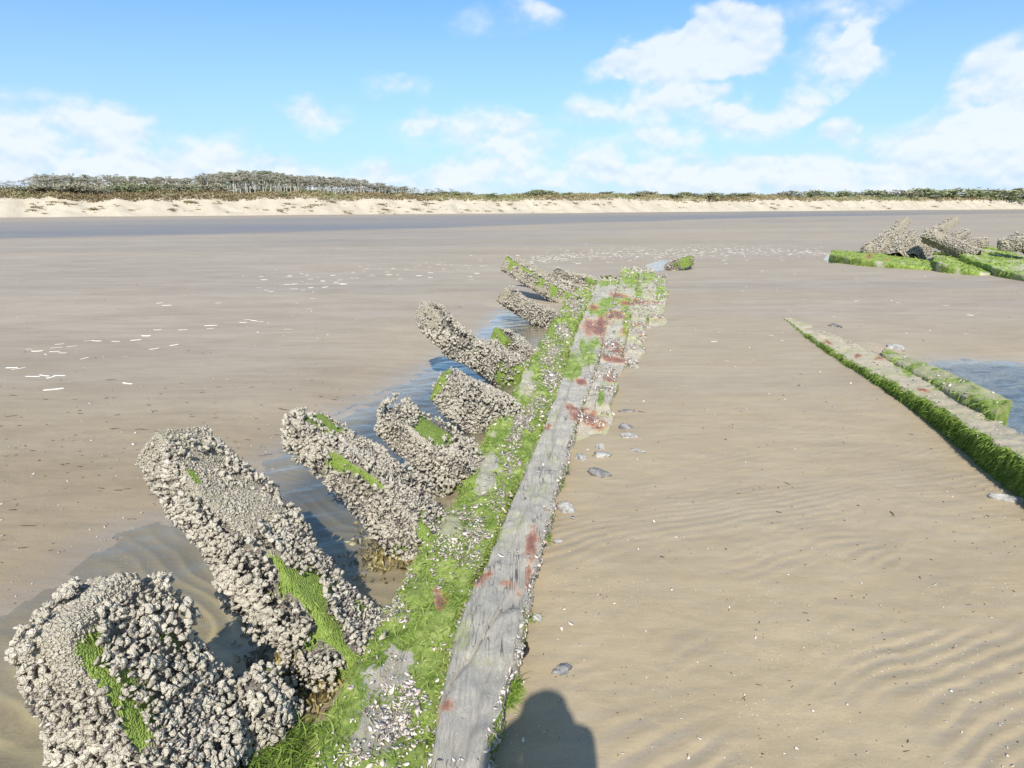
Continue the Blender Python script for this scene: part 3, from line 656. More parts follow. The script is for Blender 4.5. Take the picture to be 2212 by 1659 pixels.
def rib(label, path, wid, thk, patches=(), weed_end=.0, dens=1., csize=.0145, sub=2, tipround=.5, name='rib', far=False, group='barnacled ribs of the wreck', wdir=None, bare0=0., rough=1.):
    """a rib: path of (px, py, z) from tip to base; patches: (kind, s0, s1, angle, half width) with angle 0 = upper face, 90 = camera side"""
    Pw = ats(path); L = np.linalg.norm(np.diff(Pw, axis=0), axis=1).sum(); n = int(np.clip(L/.02, 24, 70)); m = 44
    s = np.linspace(0, 1, n); C = smooth_rows(Pw, s); T = unit(np.gradient(C, axis=0)); K = KD if wdir is None else unit(np.array(wdir, float))
    S = unit(K-np.sum(K*T, 1, keepdims=True)*T); U = np.cross(S, T); U *= np.sign(U[:, 2].mean())
    th = np.linspace(0, 2*np.pi, m, endpoint=False)      # 0 up, 90 degrees towards the camera
    ca, sa = np.cos(th), np.sin(th); ex = .2
    cu, cs = np.sign(ca)*np.abs(ca)**ex, np.sign(sa)*np.abs(sa)**ex
    W = np.interp(s, np.linspace(0, 1, len(np.atleast_1d(wid))), np.atleast_1d(wid))*.5; H = np.interp(s, np.linspace(0, 1, len(np.atleast_1d(thk))), np.atleast_1d(thk))*.5
    tw = 1+.16*fbm(np.stack([s*L*3.5, 0*s+len(label), 0*s], 1), 76, 2); W = W*tw; H = H*(2-tw)
    V = C[:, None]+U[:, None]*(cu[None]*H[:, None])[..., None]-S[:, None]*(cs[None]*W[:, None])[..., None]
    # end cap: rings closing over the tip
    caps = []
    for q, back in ((.97, .02), (.8, .35), (.5, .42), (.12, .45)):
        caps.append(C[0]-T[0]*back*tipround*W[0]+ (V[0]-C[0])*q)
    V = np.concatenate([np.stack(caps[::-1]), V]); n2 = len(V); V = V.reshape(-1, 3)
    ss = np.repeat(np.r_[np.zeros(4), s], m); tt = np.tile(np.degrees(th), n2)
    cen = np.repeat(np.concatenate([np.repeat(C[:1], 4, 0), C]), m, 0); out = unit(V-cen)
    V = V+out*(+.017*rough*fbm(V*4.5, 71, 3)+.008*rough*fbm(V*16, 72, 3))[:, None]*min(1, W.mean()/.12)
    Fq = grid_faces(n2, m, True)
    a, b, c_, d = (V[Fq[:, i]] for i in range(4)); nr = np.cross(c_-a, d-b)
    if np.mean(np.sum(nr*(V[Fq].mean(1)-cen[Fq[:, 0]]), 1)) < 0: Fq = Fq[:, ::-1]
    bare = np.zeros(len(V)); weed = np.zeros(len(V)); nz = fbm(V*7, 73, 3)
    for kind, s0, s1, ang, hw in patches:
        da = np.abs((tt-ang+180+11*fbm(V*5+3, 74, 2)) % 360-180); f = sstep(hw+nz*hw*.9-da, -9, 9)*sstep(ss+nz*.10, s0-.05, s0+.05)*sstep(s1+nz*.10-ss, -.05, .05)
        if kind == 'bare': bare = np.maximum(bare, f)
        else: weed = np.maximum(weed, f)
    if weed_end: weed = np.maximum(weed, sstep(ss+.14*nz, 1-weed_end, 1-weed_end*.5)*.9)
    if bare0: bare = np.maximum(bare, sstep(nz, .55-bare0, .7-bare0))
    t = thing('wreck_'+name if name == 'rib' else name, tuple(Pw[-1]), label, 'rib' if name == 'rib' else 'timber', group)
    mesh('timber', V, [Fq], M_RIB, t, {'mark': np.stack([np.maximum(bare, 0), weed, 0*weed], 1)})
    # crust of barnacled mussels
    area = L*2*(W.mean()+H.mean())*2+4*W[0]*H[0]; wgt = np.clip(1-bare*1.15-weed*.97, 0, 1)*(V[:, 2] > WL-.08)
    nn = int(area*dens/(csize**2*2.5))
    P, N, f, _ = surf_samples(V, Fq, nn, wgt)
    if len(P):
        cl = fbm(P*9, 81, 2); sz = csize*np.clip(np.exp(.30*rng.normal(size=len(P))), .45, 1.5)*(1+.22*cl); k = sz > 0
        off = rng.random(len(P))**1.3*csize*1.2+np.clip(.024*fbm(P*10, 83, 2)+.004, 0, .026)+(0 if far else 1)*np.clip(.075*fbm(P*4.2, 85, 2)-.006, 0, .045)
        R = frames(N+np.array([0, 0, .15]), jitter=.5)
        tmp = {3: CL3, 2: CL2, 1: CL1}[sub]
        tint = np.clip(.5+.27*rng.normal(size=len(P))+.25*cl, 0, 1)
        Vc, Fc, tc = scatter(tmp, P+N*off[:, None], R, np.maximum(sz, .006), tint)
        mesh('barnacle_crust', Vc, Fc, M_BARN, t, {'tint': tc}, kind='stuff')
        P, N, f, _ = surf_samples(V, Fq, nn*.6, np.clip(wgt-.1, 0, 1)*np.clip(.12+ss, 0, 1))
        if len(P):
            R = frames(N+np.array([0, 0, .1]), jitter=.55)
            Vc, Fc, tc = scatter(MUS if sub > 1 else [(v*np.array([.5, .4, 1]), q) for v, q in CL1], P+N*.012, R, csize*1.1*rng.uniform(.6, 1.3, len(P)), np.clip(.42+.28*rng.normal(size=len(P)), 0, 1))
            mesh('mussel_bed', Vc, Fc, M_MUSSEL, t, {'tint': tc}, kind='stuff')
    # loose light shells caught among the crust near the foot
    P, N, f, _ = surf_samples(V, Fq, area*420*dens if not far else 0, np.clip(wgt, 0, 1)*sstep(ss, .35, .95))
    if len(P):
        Vc, Fc, tc = scatter(SHARD, P+N*csize*1.1, frames(N, jitter=.7), csize*rng.uniform(.35, .75, len(P)))
        mesh('shell_litter', Vc, Fc, M_SHARD, t, {'tint': tc}, kind='stuff')
    # fine barnacle grains on the bare strip
    P, N, f, _ = surf_samples(V, Fq, area*5200 if sub > 1 and not far else area*900, np.clip(bare-weed, 0, 1)*(bare > .2))
    if len(P) > 30:
        Vc, Fc, tc = scatter(CL1, P, frames(N), np.clip(rng.lognormal(-5.62, .42, len(P))*(1+.5*fbm(P*20, 84, 2)), .0015, .011)*(1 if not far else 2.0), np.clip(.5+.2*rng.normal(size=len(P)), 0, 1))
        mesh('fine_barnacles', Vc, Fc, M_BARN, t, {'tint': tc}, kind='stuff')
    if weed.max() > .3:
        P, N, f, _ = surf_samples(V, Fq, area*(4200 if not far else 900)*max(.15, weed.mean()), np.clip(weed-.25, 0, 1))
        if len(P):
            Vc, Fc, tc = blades(P, N+.7*rng.normal(size=P.shape)+np.array([0, 0, -.2]), rng.uniform(.012, .034, len(P))*(1 if not far else 2), .0042 if not far else .012, .9, .8)
            mesh('seaweed', Vc, Fc, M_WEED, t, {'tint': tc}, kind='stuff')
    return t

rib('short thick rib crusted with barnacles nearest the camera, green weed streak down its face',
    [(180, 1310, .54), (246, 1430, .36), (322, 1570, .12), (378, 1720, -.12)], [.26, .32, .40, .44], [.19, .24, .28, .30],
    [('bare', -.1, .14, 75, 26), ('bare', -.1, .05, 0, 180), ('weed', .06, .50, 26, 17), ('weed', .62, .95, 100, 9), ('weed', .72, .9, 45, 8)], .08, 1.0, .0098, 2, .4)
rib('low barnacled stub beside the foot of the nearest rib, by the weedy timber',
    [(548, 1475, .12), (575, 1520, .05), (600, 1590, -.1)], [.10, .13, .14], [.09, .11, .12], [('weed', -.1, .5, 300, 40)], .3, 1.0, .0095, 2, .6)
rib('longest thick barnacled rib with a smooth pale strip turning green along its ridge',
    [(378, 958, .72), (462, 1062, .56), (585, 1215, .33), (700, 1345, .10), (770, 1420, -.06)], [.24, .25, .25, .25], [.20, .22, .23, .22],
    [('bare', -.1, .07, 0, 180), ('bare', .0, .95, 44, 27), ('bare', .02, .44, 8, 28), ('weed', .50, 1.1, 40, 32), ('weed', .17, .22, 20, 12)], .0, 1.0, .0092, 2, .25)
rib('long barnacled rib with a thin green streak, just beyond the ridged longest rib',
    [(655, 922, .50), (730, 980, .40), (820, 1060, .24), (900, 1150, .04), (940, 1190, -.08)], [.20, .22, .24, .25], [.16, .19, .23, .24],
    [('bare', -.1, .16, 45, 40), ('bare', .2, .75, 58, 8), ('weed', -.05, .25, 352, 14), ('weed', .34, .62, 62, 12)], .18, 1.0, .0093, 2, .3)
rib('stout barnacled rib with a sandy patch and a green top edge, leaning over the pool',
    [(845, 905, .36), (900, 945, .25), (965, 1000, .10), (1015, 1045, -.06)], [.22, .25, .27, .26], [.17, .21, .23, .24],
    [('bare', .16, .52, 48, 24), ('weed', .22, .60, 4, 20), ('weed', .70, 1.1, 110, 40)], .22, 1.0, .0093, 2, .3)
rib('blunt barnacled rib with a green cut end above the pool',
    [(948, 830, .28), (992, 853, .20), (1050, 895, .06), (1085, 920, -.06)], [.25, .28, .30, .3], [.20, .25, .28, .28],
    [('weed', -.1, .07, 0, 180)], .24, 1.0, .0098, 2, .15)
rib('long bent barnacled rib with a rounded bare tip rising highest over the pool',
    [(922, 672, .62), (945, 702, .53), (985, 742, .36), (1050, 775, .20), (1125, 815, .0)], [.20, .22, .23, .25], [.19, .19, .22, .24],
    [('bare', -.1, .26, 40, 80), ('bare', -.1, .10, 0, 180), ('weed', .74, 1.1, 95, 35)], .12, 1.0, .0108, 2, .5)
rib('small barnacled stub with a green top behind the long bent rib',
    [(1072, 735, .23), (1100, 745, .16), (1150, 775, .0)], [.26, .28, .28], [.20, .22, .22], [('weed', -.1, .18, 0, 180)], .15, 1.0, .0110, 1, .2)
rib('straight barnacled rib with a bare lower edge, second from the far end',
    [(1085, 635, .38), (1130, 662, .20), (1210, 705, -.02)], [.24, .26, .26], [.20, .22, .22], [('bare', -.1, .1, 0, 180), ('bare', .3, .8, 70, 16), ('bare', -.1, .6, 125, 20)], .12, .9, .0125, 1, .3)
rib('long green topped rib with a square cut end, farthest along the keel',
    [(1097, 570, .60), (1150, 603, .36), (1250, 660, -.02)], [.30, .32, .32], [.22, .24, .24], [('weed', -.1, 1.1, 50, 28), ('bare', -.1, 1., 115, 40), ('bare', -.1, 1, 335, 22)], .1, .55, .017, 1, .1, far=True)
rib('narrow grey board lying along the top of the farthest green rib',
    [(1118, 560, .60), (1170, 590, .36), (1255, 632, .03)], [.16, .18, .18], [.09, .10, .10], [('bare', -.1, .55, 0, 180), ('weed', .5, 1.1, 300, 40)], .1, .6, .017, 1, .1, far=True)
rib('low grey barnacled rib behind the farthest green rib',
    [(1200, 590, .20), (1240, 598, .12), (1300, 618, .0)], [.30, .32, .32], [.16, .18, .2], [('bare', .1, .9, 20, 50), ('weed', .7, 1.1, 60, 60)], .15, .6, .017, 1, .3, far=True)

# ------------------------------------------------------------------ wreck: long timbers of the keel
def slab(name, label, Lp, Rp, zt, thick, step, cat='timber', group=None, mark=None, pale=None, m=40, tilt=0., rough=1., material=None, endcut=(.02, .02), crown=.010, grain=1.):
    """a long timber: left and right edges given as seen points on its top face, z along its length"""
    zt = np.atleast_1d(zt)
    zl = np.interp(np.linspace(0, 1, len(Lp)), np.linspace(0, 1, len(zt)), zt); zr = np.interp(np.linspace(0, 1, len(Rp)), np.linspace(0, 1, len(zt)), zt)
    A = np.array([at(p[0], p[1], z+tilt) for p, z in zip(Lp, zl)]); B = np.array([at(p[0], p[1], z-tilt) for p, z in zip(Rp, zr)])
    Ln = np.linalg.norm(np.diff(A, axis=0), axis=1).sum(); n = int(np.clip(Ln/step, 20, 800)); s = np.linspace(0, 1, n)
    d0 = np.linalg.norm((A+B[:len(A)])[:, :2]/2 if len(A) == len(B) else A[:, :2], axis=1)
    A, B = smooth_rows(A, s), smooth_rows(B, s)
    mid = (A+B)/2; wv = B-A; Wd = np.linalg.norm(wv, axis=1)
    # cross section: u across 0..1 on top, then down the sides
    k = m; u = np.r_[np.zeros(6), np.linspace(0, 1, k), np.ones(6)]; dz = np.r_[np.linspace(-thick, -.012, 6), -.012*np.r_[1-sstep(np.linspace(0, 1, k)[:k//2], 0, .06), 1-sstep(1-np.linspace(0, 1, k)[k//2:], 0, .06)], np.linspace(-.012, -thick, 6)]
    V = A[:, None]+wv[:, None]*u[None, :, None]; V[..., 2] += dz[None]
    M = V.shape[1]; top = (dz > -.02)[None]*np.ones((n, 1)); V = V.reshape(-1, 3); top = top.ravel()
    # wood relief: long grooves, cracks, lumps
    ax = unit(mid[-1]-mid[0]); q = np.stack([V@ax*.35, np.repeat(np.arange(n), M)*0., V@np.cross([0, 0, 1.], ax)*1.], 1)
    across = np.stack([V@ax*.9, V@np.cross([0, 0, 1.], ax)*14, V[:, 2]*6], 1); ac2 = np.stack([V@ax*2.6, V@np.cross([0, 0, 1.], ax)*42, V[:, 2]*10], 1)
    rel = grain*(.0085*fbm(across, 91, 3)+.004*fbm(ac2, 92, 3))+.016*rough*fbm(V*3.1, 93, 3)+.006*rough*fbm(V*13, 94, 3)
    crk = sstep(np.abs(fbm(across*.55, 97, 2)), .07, .0)*.014*grain
    V[:, 2] += np.where(top > 0, rel-crk, rel*.6)
    side = np.where(u < .03, -1, np.where(u > .97, 1, 0)); sv = unit(np.stack([wv[:, 0], wv[:, 1], 0*Wd], 1))
    V += (np.tile(side, n)*(.014*rough*fbm(V*5, 95, 3)+.010*fbm(V*np.array([17, 17, 5]), 96, 3)))[:, None]*np.repeat(sv, M, 0)
    V3 = V.reshape(n, M, 3)
    # ragged ends
    e0, e1 = endcut; jag = fbm(np.stack([np.arange(M)*.35, np.zeros(M), np.zeros(M)+len(label)], 1), 98, 3)
    V3[0] -= np.outer(jag*e0, ax); V3[-1] += np.outer(jag*e1, ax)
    if e0 > .1:
        dr = 1-sstep(s*Ln, 0, .9); V3[..., 2] -= (dr*(zt[0]+.015))[:, None]; V3[:, :, :] += ((.06*fbm(np.stack([s*Ln*2.2, 0*s+len(label), 0*s], 1), 105, 3))[:, None]*(u > .5)[None])[..., None]*(wv/Wd[:, None])[:, None, :]
    if e1 > .2:
        sb = sstep(s, 1-1.6/Ln, 1.); V3[..., 2] += (sb*(.10*fbm(np.stack([s*Ln*1.6, 0*s+len(label), 0*s], 1), 99, 3)-.05*sb))[:, None]*(dz > -.02)+sb[:, None]*(.05*fbm(np.stack([V3[..., 0].ravel()*6, V3[..., 1].ravel()*2.5, 0*V3[..., 0].ravel()], 1), 100, 3)).reshape(n, M)
    V = V3.reshape(-1, 3); Fq = grid_faces(n, M); cen = mid.mean(0)
    # closed ends
    ends = [(n*M+np.arange(M))[::-1][None, :], ((n+1)*M+np.arange(M))[None, :]]; ext = np.r_[np.arange(n*M), np.arange(M), (n-1)*M+np.arange(M)]
    nr = np.cross(V[Fq[0, 2]]-V[Fq[0, 0]], V[Fq[0, 3]]-V[Fq[0, 1]])
    f0 = Fq[(n//2)*(M-1)+M//2]; nz = np.cross(V[f0[2]]-V[f0[0]], V[f0[3]]-V[f0[1]])[2]
    if nz < 0: Fq = Fq[:, ::-1]
    px, py = proj(V); uu = np.tile(u, n); ss = np.repeat(s, M)
    mk = mark(px, py, uu, ss, V, top) if mark else np.zeros((len(V), 3)); pl = pale(px, py, uu, ss, V) if pale else np.zeros(len(V))
    t = thing(name, tuple(mid[len(mid)//2]*np.array([1, 1, 0])), label, cat, group)
    mkx = mk[ext].copy(); mkx[n*M:, 1] = np.maximum(mkx[n*M:, 1], mk[:, 1].mean()); mesh('timber', V[ext], [Fq]+ends, material or M_WOOD, t, {'mark': mkx, 'pale': pl[ext]})
    return t, V, Fq, mk, uu, ss, top
def ell(px, py, lst):
    w1 = fbm(np.stack([px*.045, py*.045, 0*px], 1), 301, 3); w2 = fbm(np.stack([px*.045, py*.045, 0*px+9], 1), 302, 3); r = np.zeros(len(px))
    for cx, cy, rx, ry, a, s in lst:
        c, q = math.cos(rad(a)), math.sin(rad(a)); X, Y = px-cx+.45*rx*w1, py-cy+.45*ry*w2; X, Y = X*c+Y*q, -X*q+Y*c
        r = np.maximum(r, s*np.clip(1.35-np.sqrt((X/rx)**2+(Y/ry)**2), 0, 1))
    return r
RUST = [(965, 1528, 26, 18, -25, .8), (940, 1560, 12, 10, 0, .5), (1032, 1252, 34, 13, -28, 1.), (1005, 1280, 18, 6, -60, .9), (1100, 1262, 30, 12, 12, .7), (1125, 1280, 14, 16, 0, .6), (1150, 1185, 14, 42, 10, .95), (1140, 1240, 8, 30, 12, .8),
        (1135, 987, 9, 7, 0, .9), (1183, 920, 10, 7, 20, .9), (1262, 905, 34, 20, 20, 1.15), (1235, 882, 22, 9, 10, .9), (1290, 918, 22, 12, 25, .8), (1255, 824, 16, 8, 30, 1.1), (1325, 818, 22, 8, 20, 1.05), (1322, 775, 26, 8, 15, 1.05), (1325, 752, 30, 11, 20, 1.1), (1300, 728, 8, 20, 0, .7),
        (1288, 705, 26, 24, 25, 1.15), (1300, 690, 24, 14, 20, 1.), (1330, 682, 22, 9, 15, 1.1), (1280, 662, 14, 7, 0, .9), (1335, 640, 20, 6, 10, 1.), (1355, 657, 16, 6, 10, 1.), (1380, 650, 22, 6, 15, 1.05), (1415, 652, 14, 5, 10, .9), (1375, 700, 16, 6, 0, .7), (1390, 722, 14, 6, 0, .6), (1420, 690, 10, 5, 0, .6), (1345, 720, 10, 20, 0, .6)]
GREENTOP = [(1310, 612, 40, 16, 0, .9), (1352, 598, 34, 18, 20, .95), (1405, 594, 34, 15, -10, .95), (1425, 622, 14, 24, 0, .9), (1380, 620, 12, 30, 0, .8), (1270, 760, 40, 45, 0, .8), (1235, 790, 40, 30, 0, .95), (1290, 670, 50, 16, 20, .85), (1320, 655, 60, 14, 0, .9), (1260, 750, 40, 20, -20, .75), (1300, 850, 12, 40, 10, .8), (1350, 700, 12, 50, 0, .8)]
def mkA(px, py, u, s, V, top):
    n = fbm(V*6, 111, 3)
    lime = np.maximum(ell(px, py, [(1060, 1160, 50, 55, 0, .75), (1120, 1130, 30, 60, 0, .6), (1200, 990, 30, 40, 0, .6), (1160, 1060, 40, 30, 0, .6), (1000, 1380, 30, 60, 15, .8), (1050, 1430, 50, 30, 30, .6), (1180, 905, 40, 40, 0, .6), (900, 1640, 40, 60, 0, .8)]), .62*sstep(u, .12, .0)+.18*(n > .1)+.30*sstep(py, 900, 700))
    weed = np.maximum(sstep(u, .07, .0)*.75+.25*n*sstep(u, .14, 0), ell(px, py, GREENTOP)*.85); weed = np.maximum(weed, .9*sstep(u, .985, 1)*sstep(n, .2, .45))
    return np.stack([ell(px, py, RUST), np.clip(weed, 0, 1), np.clip(lime, 0, 1)], 1)
def mkG(px, py, u, s, V, top):
    n = fbm(V*4.5, 112, 3); n2 = fbm(V*1.8, 113, 2)
    weed = 1.0+.45*n+.35*n2
    bare = ell(px, py, [(855, 1435, 24, 44, 30, 1.0), (1050, 1010, 22, 60, 10, 1.1), (960, 1130, 30, 30, 0, .7), (945, 1290, 13, 18, 20, 1.2), (1140, 830, 16, 26, 0, 1.1), (790, 1585, 16, 40, 25, .6), (1290, 600, 20, 14, 0, .7)])
    weed = np.clip(weed-bare*1.2, 0, 1); weed = np.where(top > 0, weed, .8)
    return np.stack([ell(px, py, [(948, 1292, 20, 24, 20, 1.0)]), weed, np.clip(.6+.4*n2, 0, 1)], 1)
G_L = [(560, 1900), (672, 1659), (700, 1560), (760, 1420), (820, 1325), (905, 1195), (990, 1060), (1055, 930), (1105, 850), (1150, 770), (1185, 710), (1225, 650), (1258, 616)]
G_R = [(905, 1900), (925, 1659), (937, 1560), (965, 1420), (1000, 1300), (1052, 1195), (1100, 1080), (1143, 985), (1180, 900), (1215, 800), (1238, 725), (1268, 655), (1288, 618)]
A_R = [(1020, 1900), (1040, 1659), (1085, 1500), (1112, 1420), (1140, 1290), (1172, 1160), (1200, 1060), (1225, 970), (1250, 890), (1285, 800), (1302, 725), (1320, 655), (1336, 594)]
A_L = [(x+3, y) for x, y in G_R]; A_L[-1] = (1296, 594)
def N_UP(V, Fq): return np.ones(len(V))
def deco(t, V, Fq, mk, u, s, top, nweed, nshell, szw=1., shell_w=None, blade=(.016, .055)):
    d = np.maximum(np.linalg.norm(V[:, :2], axis=1), 1.5); near = np.clip(2.2/d, .12, 1)
    P, N, f, _ = surf_samples(V, Fq, nweed, np.clip(mk[:, 1]-.35, 0, 1)*near**1.0)
    if len(P):
        dist = np.maximum(np.linalg.norm(P[:, :2], axis=1), 1.5); k = np.clip(dist/2.5, 1, 5)**.6
        Vc, Fc, tc = blades(P-N*.002, N*.55+.9*rng.normal(size=P.shape)*np.array([1, 1, .5]), rng.uniform(*blade, len(P))*szw, .0036*k*szw, .55, .9)
        mesh('seaweed', Vc, Fc, M_WEED, t, {'tint': tc}, kind='stuff')
    if 'hull' in t.name or 'keel' in t.name:
        P, N, f, _ = surf_samples(V, Fq, 260, sstep(s, .86, .97)*(fbm(V*5, 131, 2)+.35)*(N_UP(V, Fq)))
        if len(P):
            Vc, Fc, tc = scatter(CL1, P, frames(N+np.array([0, 0, .4]), jitter=.3), rng.uniform(.014, .034, len(P)), np.clip(.5+.25*rng.normal(size=len(P)), 0, 1)); mesh('barnacle_crust', Vc, Fc, M_BARN, t, {'tint': tc}, kind='stuff')
    if nshell:
        P, N, f, _ = surf_samples(V, Fq, nshell, shell_w*near**1.2)
        dist = np.maximum(np.linalg.norm(P[:, :2], axis=1), 1.5); k = np.clip(dist/2.5, 1, 5)**.45
        Vc, Fc, tc = scatter(SHARD, P+N*.004+np.array([0, 0, .001]), frames(N+np.array([0, 0, .3]), jitter=.45), rng.lognormal(-5.12, .42, len(P))*k)
        mesh('shell_litter', Vc, Fc, M_SHARD, t, {'tint': tc}, kind='stuff')
        return P
r = slab('keel_timber', 'long weed covered timber littered with shells on the pool side of the bare grey plank', G_L, G_R, [.06, .07, .08, .10], .34, .014, m=44, mark=mkG, rough=1.35, endcut=(.02, .3))
t, V, Fq, mk, u, s, top = r; px, py = proj(V)
clus = ell(px, py, [(830, 1250, 60, 40, 0, .9), (840, 1320, 50, 40, 0, .7), (880, 1500, 55, 35, 30, .8), (850, 1570, 60, 40, 30, .7), (770, 1645, 40, 30, 0, .5), (930, 1070, 40, 34, 0, .9), (1020, 1150, 40, 40, 0, .7), (990, 1190, 60, 40, 0, .6), (1130, 905, 28, 26, 0, 1.2), (1115, 945, 18, 22, 0, .9), (1195, 820, 22, 20, 0, 1.1), (1190, 770, 22, 30, 0, .9), (1215, 720, 16, 30, 0, .9), (1240, 660, 20, 20, 0, 1.1), (1080, 1090, 25, 40, 0, .5), (1100, 1000, 20, 40, 0, .6), (1160, 870, 20, 30, 0, .6)])
sw = (clus**1.3*1.6+.10*sstep(fbm(V*6, 120, 2), -.1, .5))*(top > 0)
deco(*r, 90000, 8500, 1., sw)
P, N, f, _ = surf_samples(V, Fq, 3400, np.clip(mk[:, 1], 0, 1)*(top < 1)*(u < .1)*(V[:, 2] > -.12))
Vc, Fc, tc = blades(P, N*.6+np.array([0, 0, -.8])+.3*rng.normal(size=P.shape), rng.uniform(.03, .10, len(P)), .006*np.clip(np.linalg.norm(P[:, :2], axis=1)/3, 1, 4)**.6, .6, .4)
mesh('hanging_weed', Vc, Fc, M_WEEDD, t, {'tint': tc}, kind='stuff')
r = slab('hull_plank', 'long bare grey plank with rust stains running up the middle of the wreck', A_L, A_R, [.095, .10, .11, .13], .32, .011, m=54, mark=mkA, rough=1.0, grain=1.25, endcut=(.02, .3))
t, V, Fq, mk, u, s, top = r
deco(*r, 9000, 2600, .8, (.25*sstep(fbm(V*5, 121, 2), .1, .5)+.6*sstep(u, .06, 0)+1.4*sstep(u, .94, 1.))*(top > 0), (.008, .028))
def mkB(px, py, u, s, V, top):
    n = fbm(V*6, 114, 3); return np.stack([ell(px, py, RUST), np.clip(np.maximum(ell(px, py, GREENTOP)*.9, .55*sstep(np.minimum(u, 1-u), .07, 0)*sstep(n, -.4, .3)), 0, 1), np.clip(.35+.4*n+.25*sstep(py, 800, 650), 0, 1)], 1)
def paleB(px, py, u, s, V): return np.clip(.75*sstep(u, .45, .85)*sstep(fbm(V*5, 115, 3), -.5, .3)+.9*sstep(s, .12, .02), 0, 1)
B_L = [(1232, 955), (1254, 890), (1288, 800), (1305, 725), (1323, 655), (1345, 581)]
B_R = [(1300, 935), (1322, 880), (1338, 800), (1352, 725), (1366, 655), (1380, 580)]
r = slab('hull_plank', 'pale plank with a splintered near end and red rust, right of the long grey plank', B_L, B_R, [.075, .09, .12], .3, .016, m=30, mark=mkB, pale=paleB, rough=1.3, endcut=(.22, .3))
deco(*r, 2600, 2200, .9, .5*(r[6] > 0)*sstep(fbm(r[1]*5, 122, 2), .1, .5)); 
C_L = [(1338, 800), (1355, 725), (1369, 655), (1383, 578)]; C_R = [(1382, 792), (1392, 725), (1402, 655), (1412, 579)]
r = slab('hull_plank', 'short whitish plank second from the sand edge at the far end of the keel', C_L, C_R, [.05, .07, .11], .28, .02, m=24, mark=mkB, pale=lambda px, py, u, s, V: np.clip(.9*sstep(s, .7, .2)+.3*fbm(V*4, 116, 2), 0, 1), rough=1.4, endcut=(.22, .3))
deco(*r, 1500, 2000, .9, .6*(r[6] > 0)*sstep(fbm(r[1]*5, 122, 2), .0, .5))
D_L = [(1398, 705), (1404, 655), (1414, 588)]; D_R = [(1436, 698), (1436, 655), (1438, 592)]
r = slab('hull_plank', 'outermost broken plank beside the flat sand at the far end of the keel', D_L, D_R, [.04, .06, .09], .26, .02, m=24, mark=mkB, pale=lambda px, py, u, s, V: np.clip(.8*sstep(s, .7, .2)+.3*fbm(V*4, 117, 2), 0, 1), rough=1.4, endcut=(.2, .3))
deco(*r, 1500, 2000, .9, .6*(r[6] > 0)*sstep(fbm(r[1]*5, 122, 2), .0, .5))

# ------------------------------------------------------------------ timbers on the right
def mkS(px, py, u, s, V, top):
    n = fbm(V*6, 118, 3); w = np.where(top > 0, .10+.45*n*sstep(py, 760, 850), .9*sstep(py, 690, 730))
    w = np.where((u < .06) & (top > 0), .5+.4*n, w); w = np.maximum(w, ell(px, py, [(1975, 795, 40, 18, 20, .9), (2030, 815, 50, 10, 25, .7), (2080, 850, 60, 10, 25, .8), (2140, 870, 40, 20, 20, .8)])*.95)
    return np.stack([ell(px, py, [(1788, 738, 12, 6, 20, 1.), (1855, 768, 12, 5, 10, 1.), (1905, 775, 14, 6, 20, .9), (1995, 843, 26, 5, 12, 1.)]), np.clip(w, 0, 1), np.clip(.4+.5*n, 0, 1)], 1)
sandy = lambda px, py, u, s, V: np.clip(1.0+.3*fbm(V*2.5, 119, 2), 0, 1)
S_L = [(1692, 686), (1749, 725), (1833, 776), (1957, 843), (2069, 902), (2212, 994), (2500, 1170)]; S_R = [(1706, 686), (1800, 722), (1905, 768), (2018, 832), (2125, 888), (2230, 945), (2500, 1080)]
r = slab('sunken_beam', 'long sand topped beam with a fringe of green weed down its shaded side', S_L, S_R, [.03, .07, .12, .19, .24], .45, .02, m=30, mark=mkS, pale=sandy, material=M_WOODS, rough=1.0, endcut=(.03, .03), grain=.4)
t, V, Fq, mk, u, s, top = r; deco(*r, 7000, 150, 1.1, (top > 0)*1.)
P, N, f, _ = surf_samples(V, Fq, 15000, (u < .05)*(V[:, 2] > -.03)*mk[:, 1])
Vc, Fc, tc = blades(P, N*.7+np.array([0, 0, -.35])+.35*rng.normal(size=P.shape), rng.uniform(.02, .065, len(P)), .006, .5, .5)
mesh('hanging_weed', Vc, Fc, M_WEEDD, t, {'tint': tc}, kind='stuff')
r = slab('sunken_beam', 'weedy square ended block of timber beside the rippled pool', [(1905, 762), (2018, 824), (2069, 846), (2105, 861), (2150, 880)], [(1912, 752), (1985, 776), (2069, 812), (2120, 832), (2186, 858)], [.10, .19, .245, .265], .42, .02, m=26,
    mark=lambda px, py, u, s, V, top: np.stack([0*px, np.clip(np.where(top > 0, .35+.6*fbm(V*6, 123, 3), .85), 0, 1), np.clip(.7+.3*u, 0, 1)], 1), pale=sandy, material=M_WOODS, rough=.75, endcut=(.03, .02), grain=.3)
deco(*r, 5500, 60, 1.2, (r[6] > 0)*1.)

